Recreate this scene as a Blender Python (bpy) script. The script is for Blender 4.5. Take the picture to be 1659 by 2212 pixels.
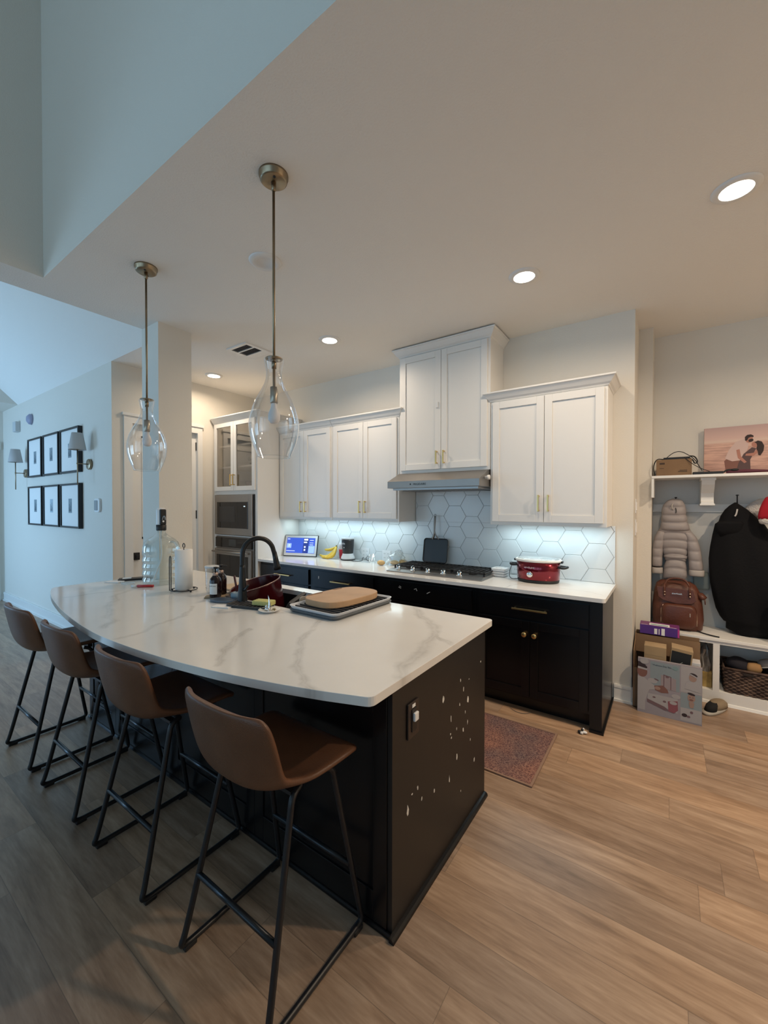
import bpy, bmesh, math, random
from mathutils import Vector, Matrix, Euler
random.seed(7)
PI = math.pi
S = bpy.context.scene
COL = S.collection
for o in list(bpy.data.objects): bpy.data.objects.remove(o)

# ------------------------------------------------------------------ camera
H = 3.036          # kitchen ceiling height
cd = bpy.data.cameras.new('camera'); cam = bpy.data.objects.new('camera', cd); COL.objects.link(cam)
_y, _p, _r = math.radians(34.991), math.radians(-0.785), math.radians(-0.087)
fw = Vector((-math.sin(_y)*math.cos(_p), math.cos(_y)*math.cos(_p), math.sin(_p)))
rt = Vector((math.cos(_y), math.sin(_y), 0)); up = rt.cross(fw)
rt2 = math.cos(_r)*rt - math.sin(_r)*up; up2 = math.sin(_r)*rt + math.cos(_r)*up
M = Matrix((rt2, up2, -fw)).transposed().to_4x4(); M.translation = Vector((0, 0, 1.523))
cam.matrix_world = M
cd.sensor_fit = 'HORIZONTAL'; cd.sensor_width = 36; cd.lens = 878.35/1659*36
cd.clip_start = 0.02; cd.clip_end = 60
S.camera = cam

# ------------------------------------------------------------------ view, world, lights
S.view_settings.view_transform = 'Standard'; S.view_settings.look = 'None'
S.view_settings.exposure = 0.17; S.view_settings.gamma = 1.0; S.view_settings.use_curve_mapping = False
w = bpy.data.worlds.new('world'); S.world = w; w.use_nodes = True
w.node_tree.nodes['Background'].inputs[0].default_value = (0.35, 0.62, 0.85, 1)
w.node_tree.nodes['Background'].inputs[1].default_value = 1.2

DAY = (0.52, 0.77, 1.0)
WARM = (1.0, 0.80, 0.59)
COOL = (0.70, 0.93, 1.0)
def area(name, loc, rot, sx, sy, power, color, spread=PI, shape='RECTANGLE'):
    l = bpy.data.lights.new(name, 'AREA'); l.shape = shape; l.size = sx; l.size_y = sy
    l.energy = power; l.color = color; l.spread = spread
    o = bpy.data.objects.new(name, l); COL.objects.link(o); o.location = loc; o.rotation_euler = rot
    return o
# daylight entering through the living-room windows behind the camera and the foyer windows to the left, plus an added blue fill
area('window_or_fill_daylight', (-1.0, -4.85, 2.6), (PI/2+.50, 0, 0), 5.0, 3.6, 26, DAY, math.radians(115))
area('window_or_fill_daylight', (-6.3, -4.85, 1.7), (PI/2+.48, 0, 0), 3.6, 2.6, 38, DAY, math.radians(115))
area('window_or_fill_daylight', (-7.6, -1.3, 1.3), (PI/2-.05, 0, math.radians(-4)), 1.2, 1.9, 66, (0.32, 0.62, 1.0))  # blue fill added inside the foyer, away from the windows, to brighten picture wall
LAMPS = [(0.25, 2.56), (-0.79, 2.727), (-2.537, 2.759), (-4.325, 2.742)]
for (lx, ly), pw in zip(LAMPS, (11, 6.0, 9.5, 8)):
    area('recessed_or_fill_lamp', (lx, ly, H-0.016), (0, 0, 0), 0.13, 0.13, pw, WARM, math.radians(162), 'DISK')
# fill lamp added out of frame on the right, to brighten floor and island
for (lx, ly, pw) in ((1.50, 2.40, 40),):
    area('recessed_or_fill_lamp', (lx, ly, H-0.016), (0, 0, 0), 0.13, 0.13, pw, WARM, math.radians(165), 'DISK')
# strips under the wall cabinets
area('cabinet_strip_lamp', (-3.02, 3.50, 1.362), (0, 0, 0), 1.6, 0.03, 3.2, COOL)
area('cabinet_strip_lamp', (-0.80, 3.50, 1.362), (0, 0, 0), 0.8, 0.03, 2.0, COOL)

# ------------------------------------------------------------------ materials
MATS = {}
def mat(name, color=(.8,.8,.8), rough=.5, metal=0, spec=.5, bump=0, bscale=60, emit=None, es=0, trans=0, ior=1.45, var=0, vscale=8, coat=0, alpha=1, aniso=0):
    if name in MATS: return MATS[name]
    m = bpy.data.materials.new(name); m.use_nodes = True; nt = m.node_tree; b = nt.nodes['Principled BSDF']
    b.inputs['Base Color'].default_value = (*color, 1); b.inputs['Roughness'].default_value = rough
    b.inputs['Metallic'].default_value = metal; b.inputs['Specular IOR Level'].default_value = spec
    b.inputs['IOR'].default_value = ior; b.inputs['Transmission Weight'].default_value = trans
    b.inputs['Coat Weight'].default_value = coat; b.inputs['Alpha'].default_value = alpha
    if emit: b.inputs['Emission Color'].default_value = (*emit, 1); b.inputs['Emission Strength'].default_value = es
    tc = nt.nodes.new('ShaderNodeTexCoord')
    if bump:
        n = nt.nodes.new('ShaderNodeTexNoise'); n.inputs['Scale'].default_value = bscale; n.inputs['Detail'].default_value = 3
        bp = nt.nodes.new('ShaderNodeBump'); bp.inputs['Strength'].default_value = bump; bp.inputs['Distance'].default_value = .01
        nt.links.new(tc.outputs['Object'], n.inputs['Vector']); nt.links.new(n.outputs['Fac'], bp.inputs['Height']); nt.links.new(bp.outputs['Normal'], b.inputs['Normal'])
    if var:
        n = nt.nodes.new('ShaderNodeTexNoise'); n.inputs['Scale'].default_value = vscale; n.inputs['Detail'].default_value = 4
        cr = nt.nodes.new('ShaderNodeValToRGB')
        cr.color_ramp.elements[0].position = .3; cr.color_ramp.elements[1].position = .7
        cr.color_ramp.elements[0].color = (*[c*(1-var) for c in color], 1); cr.color_ramp.elements[1].color = (*[min(1, c*(1+var)) for c in color], 1)
        nt.links.new(tc.outputs['Object'], n.inputs['Vector']); nt.links.new(n.outputs['Fac'], cr.inputs['Fac']); nt.links.new(cr.outputs['Color'], b.inputs['Base Color'])
    MATS[name] = m; return m

wallm = mat('wall_paint', (.74,.70,.63), .75, bump=.12, bscale=140, spec=.25)
ceilm = mat('ceiling_paint', (.86,.835,.79), .85, bump=.25, bscale=110, spec=.15)
trimm = mat('trim_paint', (.80,.79,.76), .35)
whitecab = mat('white_cabinet_paint', (.80,.785,.755), .38)
blackcab = mat('black_cabinet_paint', (.0050,.0046,.0052), .27, spec=.45)
chipm = mat('chipped_paint_white', (.62,.6,.56), .7, var=.3, vscale=60)
brass = mat('brushed_brass', (.72,.50,.20), .30, 1)
abrass = mat('aged_brass', (.33,.26,.175), .36, 1)
steel = mat('brushed_steel', (.33,.315,.30), .44, 1, var=.06, vscale=3)
chrome = mat('chrome', (.8,.8,.8), .08, 1)
blackmet = mat('black_metal', (.012,.012,.014), .38)
blackmatte = mat('black_matte', (.014,.014,.015), .5)
iron = mat('cast_iron', (.018,.017,.017), .55, bump=.2, bscale=200)
darkglass = mat('dark_glass', (.012,.012,.013), .06, spec=.6)
white = mat('white_plastic', (.8,.8,.8), .35)
offwhite = mat('offwhite_ceramic', (.78,.76,.72), .25)
paper = mat('paper_white', (.82,.81,.79), .8)
leather = mat('tan_leather', (.130,.058,.030), .38, bump=.15, bscale=260, var=.12, vscale=12)
def glassmat(name, tint=(1,1,1), rough=0.0, edge=.55):
    # thin clear wall: mostly see-through, fresnel reflection
    m = bpy.data.materials.new(name); m.use_nodes = True; nt = m.node_tree; nt.nodes.clear()
    out = nt.nodes.new('ShaderNodeOutputMaterial'); mix = nt.nodes.new('ShaderNodeMixShader')
    tr = nt.nodes.new('ShaderNodeBsdfTransparent'); gl = nt.nodes.new('ShaderNodeBsdfGlossy'); gl.inputs['Roughness'].default_value = .03+rough
    tr.inputs[0].default_value = (*tint, 1); gl.inputs[0].default_value = (1,1,1,1)
    lw = nt.nodes.new('ShaderNodeLayerWeight'); lw.inputs['Blend'].default_value = .36
    mm = nt.nodes.new('ShaderNodeMath'); mm.operation = 'MULTIPLY'; mm.inputs[1].default_value = edge
    ad = nt.nodes.new('ShaderNodeMath'); ad.operation = 'ADD'; ad.inputs[1].default_value = .015
    nt.links.new(lw.outputs['Facing'], mm.inputs[0]); nt.links.new(mm.outputs[0], ad.inputs[0]); nt.links.new(ad.outputs[0], mix.inputs[0])
    nt.links.new(tr.outputs[0], mix.inputs[1]); nt.links.new(gl.outputs[0], mix.inputs[2]); nt.links.new(mix.outputs[0], out.inputs[0])
    MATS[name] = m; return m
glass = glassmat('clear_glass', (.97,.97,.97), 0, .75)
jugm = glassmat('clear_plastic', (.86,.90,.90), .03, .7)
panem = glassmat('cabinet_pane', (.80,.78,.75), .0, .5)
bagm = glassmat('clear_bag', (.84,.87,.88), .32, .9)

def N(nt, t, **kw):
    n = nt.nodes.new(t)
    for k, v in kw.items(): setattr(n, k, v)
    return n
def mth(nt, op, a, b=None, c=None):
    n = nt.nodes.new('ShaderNodeMath'); n.operation = op
    for i, v in enumerate((a, b, c)):
        if v is None: continue
        if isinstance(v, (int, float)): n.inputs[i].default_value = v
        else: nt.links.new(v, n.inputs[i])
    return n.outputs[0]
def vmth(nt, op, a, b=None, scale=None):
    n = nt.nodes.new('ShaderNodeVectorMath'); n.operation = op
    for i, v in enumerate((a, b)):
        if v is None: continue
        if isinstance(v, (tuple, list)): n.inputs[i].default_value = v
        else: nt.links.new(v, n.inputs[i])
    if scale is not None:
        if isinstance(scale, (int, float)): n.inputs['Scale'].default_value = scale
        else: nt.links.new(scale, n.inputs['Scale'])
    return n
def ramp(nt, fac, stops):
    r = nt.nodes.new('ShaderNodeValToRGB'); nt.links.new(fac, r.inputs[0]); e = r.color_ramp.elements
    while len(e) < len(stops): e.new(.5)
    for el, (p, c) in zip(e, stops): el.position = p; el.color = (*c, 1)
    return r.outputs[0]
def mixc(nt, fac, a, b, mode='MIX'):
    n = nt.nodes.new('ShaderNodeMix'); n.data_type = 'RGBA'; n.blend_type = mode
    for i, v in ((0, fac), (6, a), (7, b)):
        if isinstance(v, (int, float)): n.inputs[i].default_value = v
        elif isinstance(v, tuple): n.inputs[i].default_value = (*v, 1)
        else: nt.links.new(v, n.inputs[i])
    return n.outputs[2]

def floor_material():
    m = bpy.data.materials.new('wood_plank_floor'); m.use_nodes = True; nt = m.node_tree; b = nt.nodes['Principled BSDF']
    tc = N(nt, 'ShaderNodeTexCoord'); sep = N(nt, 'ShaderNodeSeparateXYZ'); nt.links.new(tc.outputs['Object'], sep.inputs[0])
    x, y = sep.outputs[0], sep.outputs[1]
    yr = mth(nt, 'DIVIDE', mth(nt, 'ADD', y, 20.02), .178); row = mth(nt, 'FLOOR', yr); fy = mth(nt, 'FRACT', yr)
    wn = N(nt, 'ShaderNodeTexWhiteNoise', noise_dimensions='1D'); nt.links.new(row, wn.inputs['W'])
    xr = mth(nt, 'ADD', mth(nt, 'DIVIDE', mth(nt, 'ADD', x, 30.0), 1.22), mth(nt, 'MULTIPLY', wn.outputs[0], 1.0)); colx = mth(nt, 'FLOOR', xr); fx = mth(nt, 'FRACT', xr)
    cmb = N(nt, 'ShaderNodeCombineXYZ'); nt.links.new(row, cmb.inputs[0]); nt.links.new(colx, cmb.inputs[1])
    w2 = N(nt, 'ShaderNodeTexWhiteNoise', noise_dimensions='2D'); nt.links.new(cmb.outputs[0], w2.inputs['Vector'])
    # grain, stretched along the plank, different in each plank
    off = vmth(nt, 'SCALE', w2.outputs['Color'], scale=37.0).outputs[0]
    p = vmth(nt, 'ADD', vmth(nt, 'MULTIPLY', tc.outputs['Object'], (1.3, 11.0, 1.0)).outputs[0], off).outputs[0]
    n1 = N(nt, 'ShaderNodeTexNoise'); n1.inputs['Scale'].default_value = 1.6; n1.inputs['Detail'].default_value = 7; n1.inputs['Roughness'].default_value = .62; n1.inputs['Distortion'].default_value = .35
    nt.links.new(p, n1.inputs['Vector'])
    n2 = N(nt, 'ShaderNodeTexNoise'); n2.inputs['Scale'].default_value = 9; n2.inputs['Detail'].default_value = 5; nt.links.new(p, n2.inputs['Vector'])
    f = mth(nt, 'ADD', mth(nt, 'MULTIPLY', n1.outputs[0], .75), mth(nt, 'MULTIPLY', n2.outputs[0], .25))
    c = ramp(nt, f, [(.33, (.215,.138,.088)), (.47, (.33,.222,.148)), (.60, (.43,.305,.212)), (.74, (.53,.39,.285))])
    tone = ramp(nt, w2.outputs[0], [(0, (.80,.80,.83)), (.5, (.98,.97,.97)), (1, (1.14,1.07,1.0))])
    c = mixc(nt, 1.0, c, tone, 'MULTIPLY')
    ex = mth(nt, 'MINIMUM', mth(nt, 'MULTIPLY', mth(nt, 'MINIMUM', fx, mth(nt, 'SUBTRACT', 1.0, fx)), 1.22), mth(nt, 'MULTIPLY', mth(nt, 'MINIMUM', fy, mth(nt, 'SUBTRACT', 1.0, fy)), .178))
    g = mth(nt, 'LESS_THAN', ex, .0013)
    c = mixc(nt, mth(nt, 'MULTIPLY', g, .45), c, (.08,.058,.042))
    nt.links.new(c, b.inputs['Base Color']); b.inputs['Roughness'].default_value = .33; b.inputs['Specular IOR Level'].default_value = .6
    bp = N(nt, 'ShaderNodeBump'); bp.inputs['Strength'].default_value = .1; bp.inputs['Distance'].default_value = .004
    nt.links.new(mth(nt, 'SUBTRACT', f, mth(nt, 'MULTIPLY', g, .6)), bp.inputs['Height']); nt.links.new(bp.outputs[0], b.inputs['Normal'])
    return m
floorm = floor_material()

def quartz(name, veins, ox=0, oy=0, base=(.80,.775,.735)):
    m = bpy.data.materials.new(name); m.use_nodes = True; nt = m.node_tree; b = nt.nodes['Principled BSDF']
    tc = N(nt, 'ShaderNodeTexCoord')
    P0 = vmth(nt, 'MULTIPLY', vmth(nt, 'ADD', tc.outputs['Object'], (ox, oy, 0)).outputs[0], (1, 1, 0)).outputs[0]
    def wob(scale, amt):
        n = N(nt, 'ShaderNodeTexNoise'); n.inputs['Scale'].default_value = scale; n.inputs['Detail'].default_value = 3
        nt.links.new(P0, n.inputs['Vector'])
        d = vmth(nt, 'SUBTRACT', n.outputs['Color'], (.5, .5, .5)).outputs[0]
        return vmth(nt, 'SCALE', d, scale=amt).outputs[0]
    P = vmth(nt, 'MULTIPLY', vmth(nt, 'ADD', vmth(nt, 'ADD', P0, wob(5, .10)).outputs[0], wob(26, .030)).outputs[0], (1, 1, 0)).outputs[0]
    best = None
    for pts, wd in veins:
        for A, B in zip(pts, pts[1:]):
            A = Vector((*A, 0)); B = Vector((*B, 0)); d = B-A
            v = vmth(nt, 'SUBTRACT', P, tuple(A)).outputs[0]
            dn = N(nt, 'ShaderNodeVectorMath'); dn.operation = 'DOT_PRODUCT'; nt.links.new(v, dn.inputs[0]); dn.inputs[1].default_value = tuple(d/d.length_squared)
            cl = N(nt, 'ShaderNodeClamp'); nt.links.new(dn.outputs['Value'], cl.inputs[0])
            sc = N(nt, 'ShaderNodeVectorMath'); sc.operation = 'SCALE'; sc.inputs[0].default_value = tuple(d); nt.links.new(cl.outputs[0], sc.inputs['Scale'])
            ln = N(nt, 'ShaderNodeVectorMath'); ln.operation = 'DISTANCE'; nt.links.new(v, ln.inputs[0]); nt.links.new(sc.outputs[0], ln.inputs[1])
            q = mth(nt, 'DIVIDE', ln.outputs['Value'], wd)
            best = q if best is None else mth(nt, 'MINIMUM', best, q)
    nn = N(nt, 'ShaderNodeTexNoise'); nn.inputs['Scale'].default_value = 12; nn.inputs['Detail'].default_value = 5; nt.links.new(P0, nn.inputs['Vector'])
    s = ramp(nt, best, [(0, (.40,.40,.40)), (.25, (.62,.62,.62)), (.55, (.30,.30,.30)), (1.0, (0,0,0))])
    s2 = mth(nt, 'MULTIPLY', s, mth(nt, 'ADD', mth(nt, 'MULTIPLY', nn.outputs[0], 1.6), -.15))
    c = mixc(nt, s2, base, (.42,.385,.35))
    # faint large clouding of the stone
    n3 = N(nt, 'ShaderNodeTexNoise'); n3.inputs['Scale'].default_value = 2.2; n3.inputs['Detail'].default_value = 4; nt.links.new(P0, n3.inputs['Vector'])
    c = mixc(nt, 1.0, c, ramp(nt, n3.outputs[0], [(.35, (1,1,1)), (.7, (.93,.93,.935))]), 'MULTIPLY')
    nt.links.new(c, b.inputs['Base Color']); b.inputs['Roughness'].default_value = .13; b.inputs['Specular IOR Level'].default_value = .45
    return m

# ------------------------------------------------------------------ mesh builder
ROOTS = {}
class MB:
    def __init__(s): s.bm = bmesh.new(); s.T = Matrix.Identity(4); s.mi = 0
    def at(s, loc=(0,0,0), rot=(0,0,0), sc=(1,1,1)):
        s.T = Matrix.Translation(loc) @ Euler(rot).to_matrix().to_4x4() @ Matrix.Diagonal((*sc, 1)); return s
    def V(s, co): return s.bm.verts.new(s.T @ Vector(co))
    def F(s, vs, smooth=False):
        try: f = s.bm.faces.new(vs)
        except ValueError: return None
        f.material_index = s.mi; f.smooth = smooth; return f
    def box(s, x0, x1, y0, y1, z0, z1):
        v = [s.V(c) for c in ((x0,y0,z0),(x1,y0,z0),(x1,y1,z0),(x0,y1,z0),(x0,y0,z1),(x1,y0,z1),(x1,y1,z1),(x0,y1,z1))]
        for q in ((0,3,2,1),(4,5,6,7),(0,1,5,4),(1,2,6,5),(2,3,7,6),(3,0,4,7)): s.F([v[i] for i in q])
        return s
    def bev(s, x0, x1, y0, y1, z0, z1, r=.004, seg=2):
        t = bmesh.new(); v = [t.verts.new(c) for c in ((x0,y0,z0),(x1,y0,z0),(x1,y1,z0),(x0,y1,z0),(x0,y0,z1),(x1,y0,z1),(x1,y1,z1),(x0,y1,z1))]
        for q in ((0,3,2,1),(4,5,6,7),(0,1,5,4),(1,2,6,5),(2,3,7,6),(3,0,4,7)): t.faces.new([v[i] for i in q])
        bmesh.ops.bevel(t, geom=t.edges[:], offset=r, segments=seg, affect='EDGES', profile=.5)
        return s.add(t, seg > 1 and False)
    def add(s, t, smooth=False):
        mp = {v: s.V(v.co) for v in t.verts}
        for f in t.faces: s.F([mp[v] for v in f.verts], smooth or f.smooth)
        t.free(); return s
    def prism(s, poly, z0, z1, r=0):
        a = sum(poly[i][0]*poly[(i+1)%len(poly)][1]-poly[(i+1)%len(poly)][0]*poly[i][1] for i in range(len(poly)))
        if a < 0: poly = poly[::-1]
        lo = [s.V((x, y, z0)) for x, y in poly]; hi = [s.V((x, y, z1)) for x, y in poly]; n = len(poly)
        s.F(lo[::-1]); s.F(hi)
        for i in range(n): s.F([lo[i], lo[(i+1)%n], hi[(i+1)%n], hi[i]])
        return s
    def prismX(s, poly, x0, x1):      # poly in (y,z), extruded along x
        lo = [s.V((x0, y, z)) for y, z in poly]; hi = [s.V((x1, y, z)) for y, z in poly]; n = len(poly)
        s.F(lo); s.F(hi[::-1])
        for i in range(n): s.F([lo[(i+1)%n], lo[i], hi[i], hi[(i+1)%n]])
        return s
    def prismY(s, poly, y0, y1):      # poly in (x,z), extruded along y
        lo = [s.V((x, y0, z)) for x, z in poly]; hi = [s.V((x, y1, z)) for x, z in poly]; n = len(poly)
        s.F(lo); s.F(hi[::-1])
        for i in range(n): s.F([lo[(i+1)%n], lo[i], hi[i], hi[(i+1)%n]])
        return s
    def lathe(s, prof, c=(0,0), n=40, cap=True, sx=1, sy=1):
        rings = []
        for r, z in prof:
            if r < 1e-5: rings.append([s.V((c[0], c[1], z))])
            else: rings.append([s.V((c[0]+sx*r*math.cos(2*PI*i/n), c[1]+sy*r*math.sin(2*PI*i/n), z)) for i in range(n)])
        for a, b in zip(rings, rings[1:]):
            for i in range(n):
                j = (i+1) % n
                q = [a[i % len(a)], a[j % len(a)], b[j % len(b)], b[i % len(b)]]
                q2 = []
                for v in q:
                    if v not in q2: q2.append(v)
                if len(q2) > 2: s.F(q2, True)
        if cap:
            if len(rings[0]) > 1: s.F(rings[0][::-1])
            if len(rings[-1]) > 1: s.F(rings[-1])
        return s
    def cyl(s, c, r, z0, z1, n=28, r2=None): return s.lathe([(r, z0), (r if r2 is None else r2, z1)], c, n)
    def tube(s, path, r, n=10, cap=True, closed=False):
        P = [Vector(p) for p in path]; m = len(P); rr = r if isinstance(r, (list, tuple)) else [r]*m
        rings = []; up0 = None
        for i in range(m):
            if closed: d = (P[(i+1)%m]-P[i-1])
            else: d = (P[min(i+1, m-1)]-P[max(i-1, 0)])
            d.normalize()
            if up0 is None:
                up0 = Vector((0,0,1)) if abs(d.z) < .9 else Vector((1,0,0))
            a = (up0 - d*up0.dot(d))
            if a.length < 1e-4: a = d.orthogonal()
            a.normalize(); b = d.cross(a); up0 = a
            rings.append([s.V(P[i]+(a*math.cos(2*PI*k/n)+b*math.sin(2*PI*k/n))*rr[i]) for k in range(n)])
        pairs = list(zip(rings, rings[1:])) + ([(rings[-1], rings[0])] if closed else [])
        for A, B in pairs:
            for k in range(n): s.F([A[k], A[(k+1)%n], B[(k+1)%n], B[k]], True)
        if cap and not closed: s.F(rings[0][::-1]); s.F(rings[-1])
        return s
    def loft(s, rings, cap=True, n=28):
        # rings: (cx,cy,cz,rx,ry[,power]) horizontal super-ellipses
        R = []
        for g in rings:
            cx, cy, cz, rx, ry = g[:5]; pw = g[5] if len(g) > 5 else 2.0
            ring = []
            for k in range(n):
                t = 2*PI*k/n; c_, s_ = math.cos(t), math.sin(t)
                ring.append(s.V((cx+rx*math.copysign(abs(c_)**(2/pw), c_), cy+ry*math.copysign(abs(s_)**(2/pw), s_), cz)))
            R.append(ring)
        for A, B in zip(R, R[1:]):
            for k in range(n): s.F([A[k], A[(k+1)%n], B[(k+1)%n], B[k]], True)
        if cap: s.F(R[0][::-1], True); s.F(R[-1], True)
        return s
    def ell(s, c, rx, ry, rz, n=20, m=12):
        prof = [(math.sin(PI*i/m), -math.cos(PI*i/m)) for i in range(m+1)]
        prof[0] = (0, -1); prof[-1] = (0, 1)
        T0 = s.T; s.T = T0 @ Matrix.Translation(c) @ Matrix.Diagonal((rx, ry, rz, 1)); s.lathe(prof, n=n, cap=False); s.T = T0
        return s
    def build(s, name, m, parent=None, smooth=None, sub=0, solid=0, bevel=0, merge=False):
        if merge: bmesh.ops.remove_doubles(s.bm, verts=s.bm.verts, dist=1e-5)
        off = ROOTS.get(parent.name, Vector()) if parent else Vector()
        if off.length: bmesh.ops.translate(s.bm, verts=s.bm.verts, vec=-off)
        bmesh.ops.recalc_face_normals(s.bm, faces=s.bm.faces)
        me = bpy.data.meshes.new(name); s.bm.to_mesh(me); s.bm.free()
        for mm in (m if isinstance(m, (list, tuple)) else [m]): me.materials.append(mm)
        if smooth is not None:
            for p in me.polygons: p.use_smooth = smooth
        o = bpy.data.objects.new(name, me); COL.objects.link(o)
        if parent: o.parent = parent; ROOTS[o.name] = off
        else: ROOTS[o.name] = Vector()
        if solid: md = o.modifiers.new('s', 'SOLIDIFY'); md.thickness = solid; md.offset = 0
        if bevel: md = o.modifiers.new('b', 'BEVEL'); md.width = bevel; md.segments = 2; md.limit_method = 'ANGLE'; md.angle_limit = math.radians(50)
        if sub: md = o.modifiers.new('u', 'SUBSURF'); md.levels = sub; md.render_levels = sub
        return o
def tag(o, label=None, cat=None, group=None, kind=None):
    if label: o['label'] = label
    if cat: o['category'] = cat
    if group: o['group'] = group
    if kind: o['kind'] = kind
    return o
def thing(name, label, cat, loc, group=None):
    o = bpy.data.objects.new(name, None); COL.objects.link(o); o.location = loc; o.empty_display_size = .1
    ROOTS[o.name] = Vector(loc); return tag(o, label, cat, group)
def struct(mb, name, m): return tag(mb.build(name, m), kind='structure')
def dup(root, loc, label=None, rotz=None):
    r = root.copy(); COL.objects.link(r); r.location = loc
    if rotz is not None: r.rotation_euler = (0, 0, rotz)
    if label: r['label'] = label
    for ch in [c for c in bpy.data.objects if c.parent == root]:
        c = ch.copy(); COL.objects.link(c); c.parent = r
        for g in [k for k in bpy.data.objects if k.parent == ch]:
            d = g.copy(); COL.objects.link(d); d.parent = c
    return r
def text(s_, size, loc, rot, m, parent, name='lettering', ext=.0006, align='CENTER'):
    cu = bpy.data.curves.new('t', 'FONT'); cu.body = s_; cu.size = size; cu.extrude = ext; cu.align_x = align; cu.align_y = 'CENTER'; cu.resolution_u = 2
    to = bpy.data.objects.new('t', cu); COL.objects.link(to)
    bpy.context.view_layer.update()
    me = bpy.data.meshes.new_from_object(to.evaluated_get(bpy.context.evaluated_depsgraph_get())); bpy.data.objects.remove(to)
    mw = Matrix.Translation(loc) @ Euler(rot).to_matrix().to_4x4()
    me.transform(mw); off = ROOTS.get(parent.name, Vector()); me.transform(Matrix.Translation(-off))
    me.materials.clear(); me.materials.append(m); me.name = name
    o = bpy.data.objects.new(name, me); COL.objects.link(o); o.parent = parent; ROOTS[o.name] = off
    return o
def arc(cx, cy, r, a0, a1, n): return [(cx+r*math.cos(a0+(a1-a0)*i/n), cy+r*math.sin(a0+(a1-a0)*i/n)) for i in range(n+1)]
def smoothpath(pts, it=2):
    P = [Vector(p) for p in pts]
    for _ in range(it):
        Q = [P[0]]
        for a, b in zip(P, P[1:]): Q += [a*.75+b*.25, a*.25+b*.75]
        Q.append(P[-1]); P = Q
    return P
def rrect(x0, x1, y0, y1, r, n=5):
    return arc(x1-r, y1-r, r, 0, PI/2, n)+arc(x0+r, y1-r, r, PI/2, PI, n)+arc(x0+r, y0+r, r, PI, 1.5*PI, n)+arc(x1-r, y0+r, r, 1.5*PI, 2*PI, n)

# ------------------------------------------------------------------ setting
YW, YF, XL, XR, XW = 3.665, 3.017, -3.897, -.335, -.222
XLW = -4.78        # hall and kitchen side wall
PW = 1.86          # picture wall plane
struct(MB().box(-10.2, 2.3, -5.1, 4.7, -.1, 0), 'floor', floorm)
mb = MB().prism([(-3.70,.93),(-3.41,.93),(-3.41,1.07),(2.2,1.07),(2.2,4.6),(-4.9,4.6),(-4.9,PW),(-3.70,PW)], H, H+.12)
struct(mb, 'ceiling', ceilm)
# tall living room: raised ceiling walls above the kitchen ceiling edge, foyer vault
wu = [struct(MB().box(-3.41, 2.2, .93, 1.07, H, 5.6), 'wall_upper_kitchen', [wallm, ceilm]), struct(MB().box(-3.70, -3.41, -5, .93, H, 5.6).box(-3.70, -3.41, .93, 1.07, H+.13, 5.6), 'wall_upper_foyer', [wallm, ceilm])]
for o in wu:
    for p_ in o.data.polygons:
        if p_.normal.z < -.5: p_.material_index = 1
struct(MB().box(-10.2, 2.3, -5.1, .95, 5.6, 5.7), 'ceiling_high', ceilm)
struct(MB().prismX([(PW, H), (PW-.002, H+.15), (-.60, 5.6), (-.70, 5.6)], -8.0, -3.70), 'ceiling_vault', ceilm)
struct(MB().box(-8.9, -8.0, -5, PW, H, 5.6), 'wall_gable', wallm)
struct(MB().prism([(-5.05,YW),(XW,YW),(XW,4.10),(-5.05,4.10)], 0, H), 'wall_back', wallm)
struct(MB().prism([(-5.05,4.10),(XW,4.10),(XW,4.124),(-.119,4.124),(-.119,4.403),(2.2,4.403),(2.2,4.55),(-5.05,4.55)], 0, H), 'wall_nook', wallm)
struct(MB().prism([(XLW,PW),(XLW,1.985),(-4.9,1.985),(-4.9,1.98),(-8.79,1.98),(-8.79,PW)], 0, H).box(-4.9, XLW, 1.985, 2.845, 2.527, H).box(-4.9, XLW, 2.845, YW-.0001, 0, H), 'wall_left', wallm)
struct(MB().box(-10.2, -8.79, 1.76, 1.98, 0, H).box(-8.9, -8.79, -5, .75, 0, H).box(-8.9, -8.79, .75, 1.76, 2.50, H), 'wall_foyer', wallm)
struct(MB().box(-3.717, -3.438, 1.682, 1.965, 0, H), 'wall_pillar', wallm)
struct(MB().box(2.2, 2.35, -5, 4.55, 0, 5.6), 'wall_right', wallm)
# wall behind the camera with its windows
mb = MB()
wins = [(-3.3, -1.6), (-1.3, .4), (.7, 1.9)]; fo = [(-7.8, -6.4), (-6.0, -4.6)]
xs = [-8.9]+[v for a in fo+wins for v in a]+[2.2]
for i in range(0, len(xs), 2): mb.box(xs[i], xs[i+1], -5.1, -5.0, 0, 5.6)
for a, b in fo+wins: mb.box(a, b, -5.1, -5.0, 0, .45).box(a, b, -5.1, -5.0, 4.4 if (a, b) in wins else 3.0, 5.6)
struct(mb, 'wall_front', wallm)
for i, (a, b) in enumerate(fo+wins):
    zt = 4.4 if (a, b) in wins else 3.0
    mb = MB()
    for x in (a, (a+b)/2-.025, b-.05): mb.box(x, x+.05, -5.08, -5.02, .45, zt)
    for z in (.45, (zt+.45)/2, zt-.05): mb.box(a, b, -5.08, -5.02, z, z+.05)
    wdw = struct(mb, 'window_%d' % (i+1), trimm)
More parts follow.
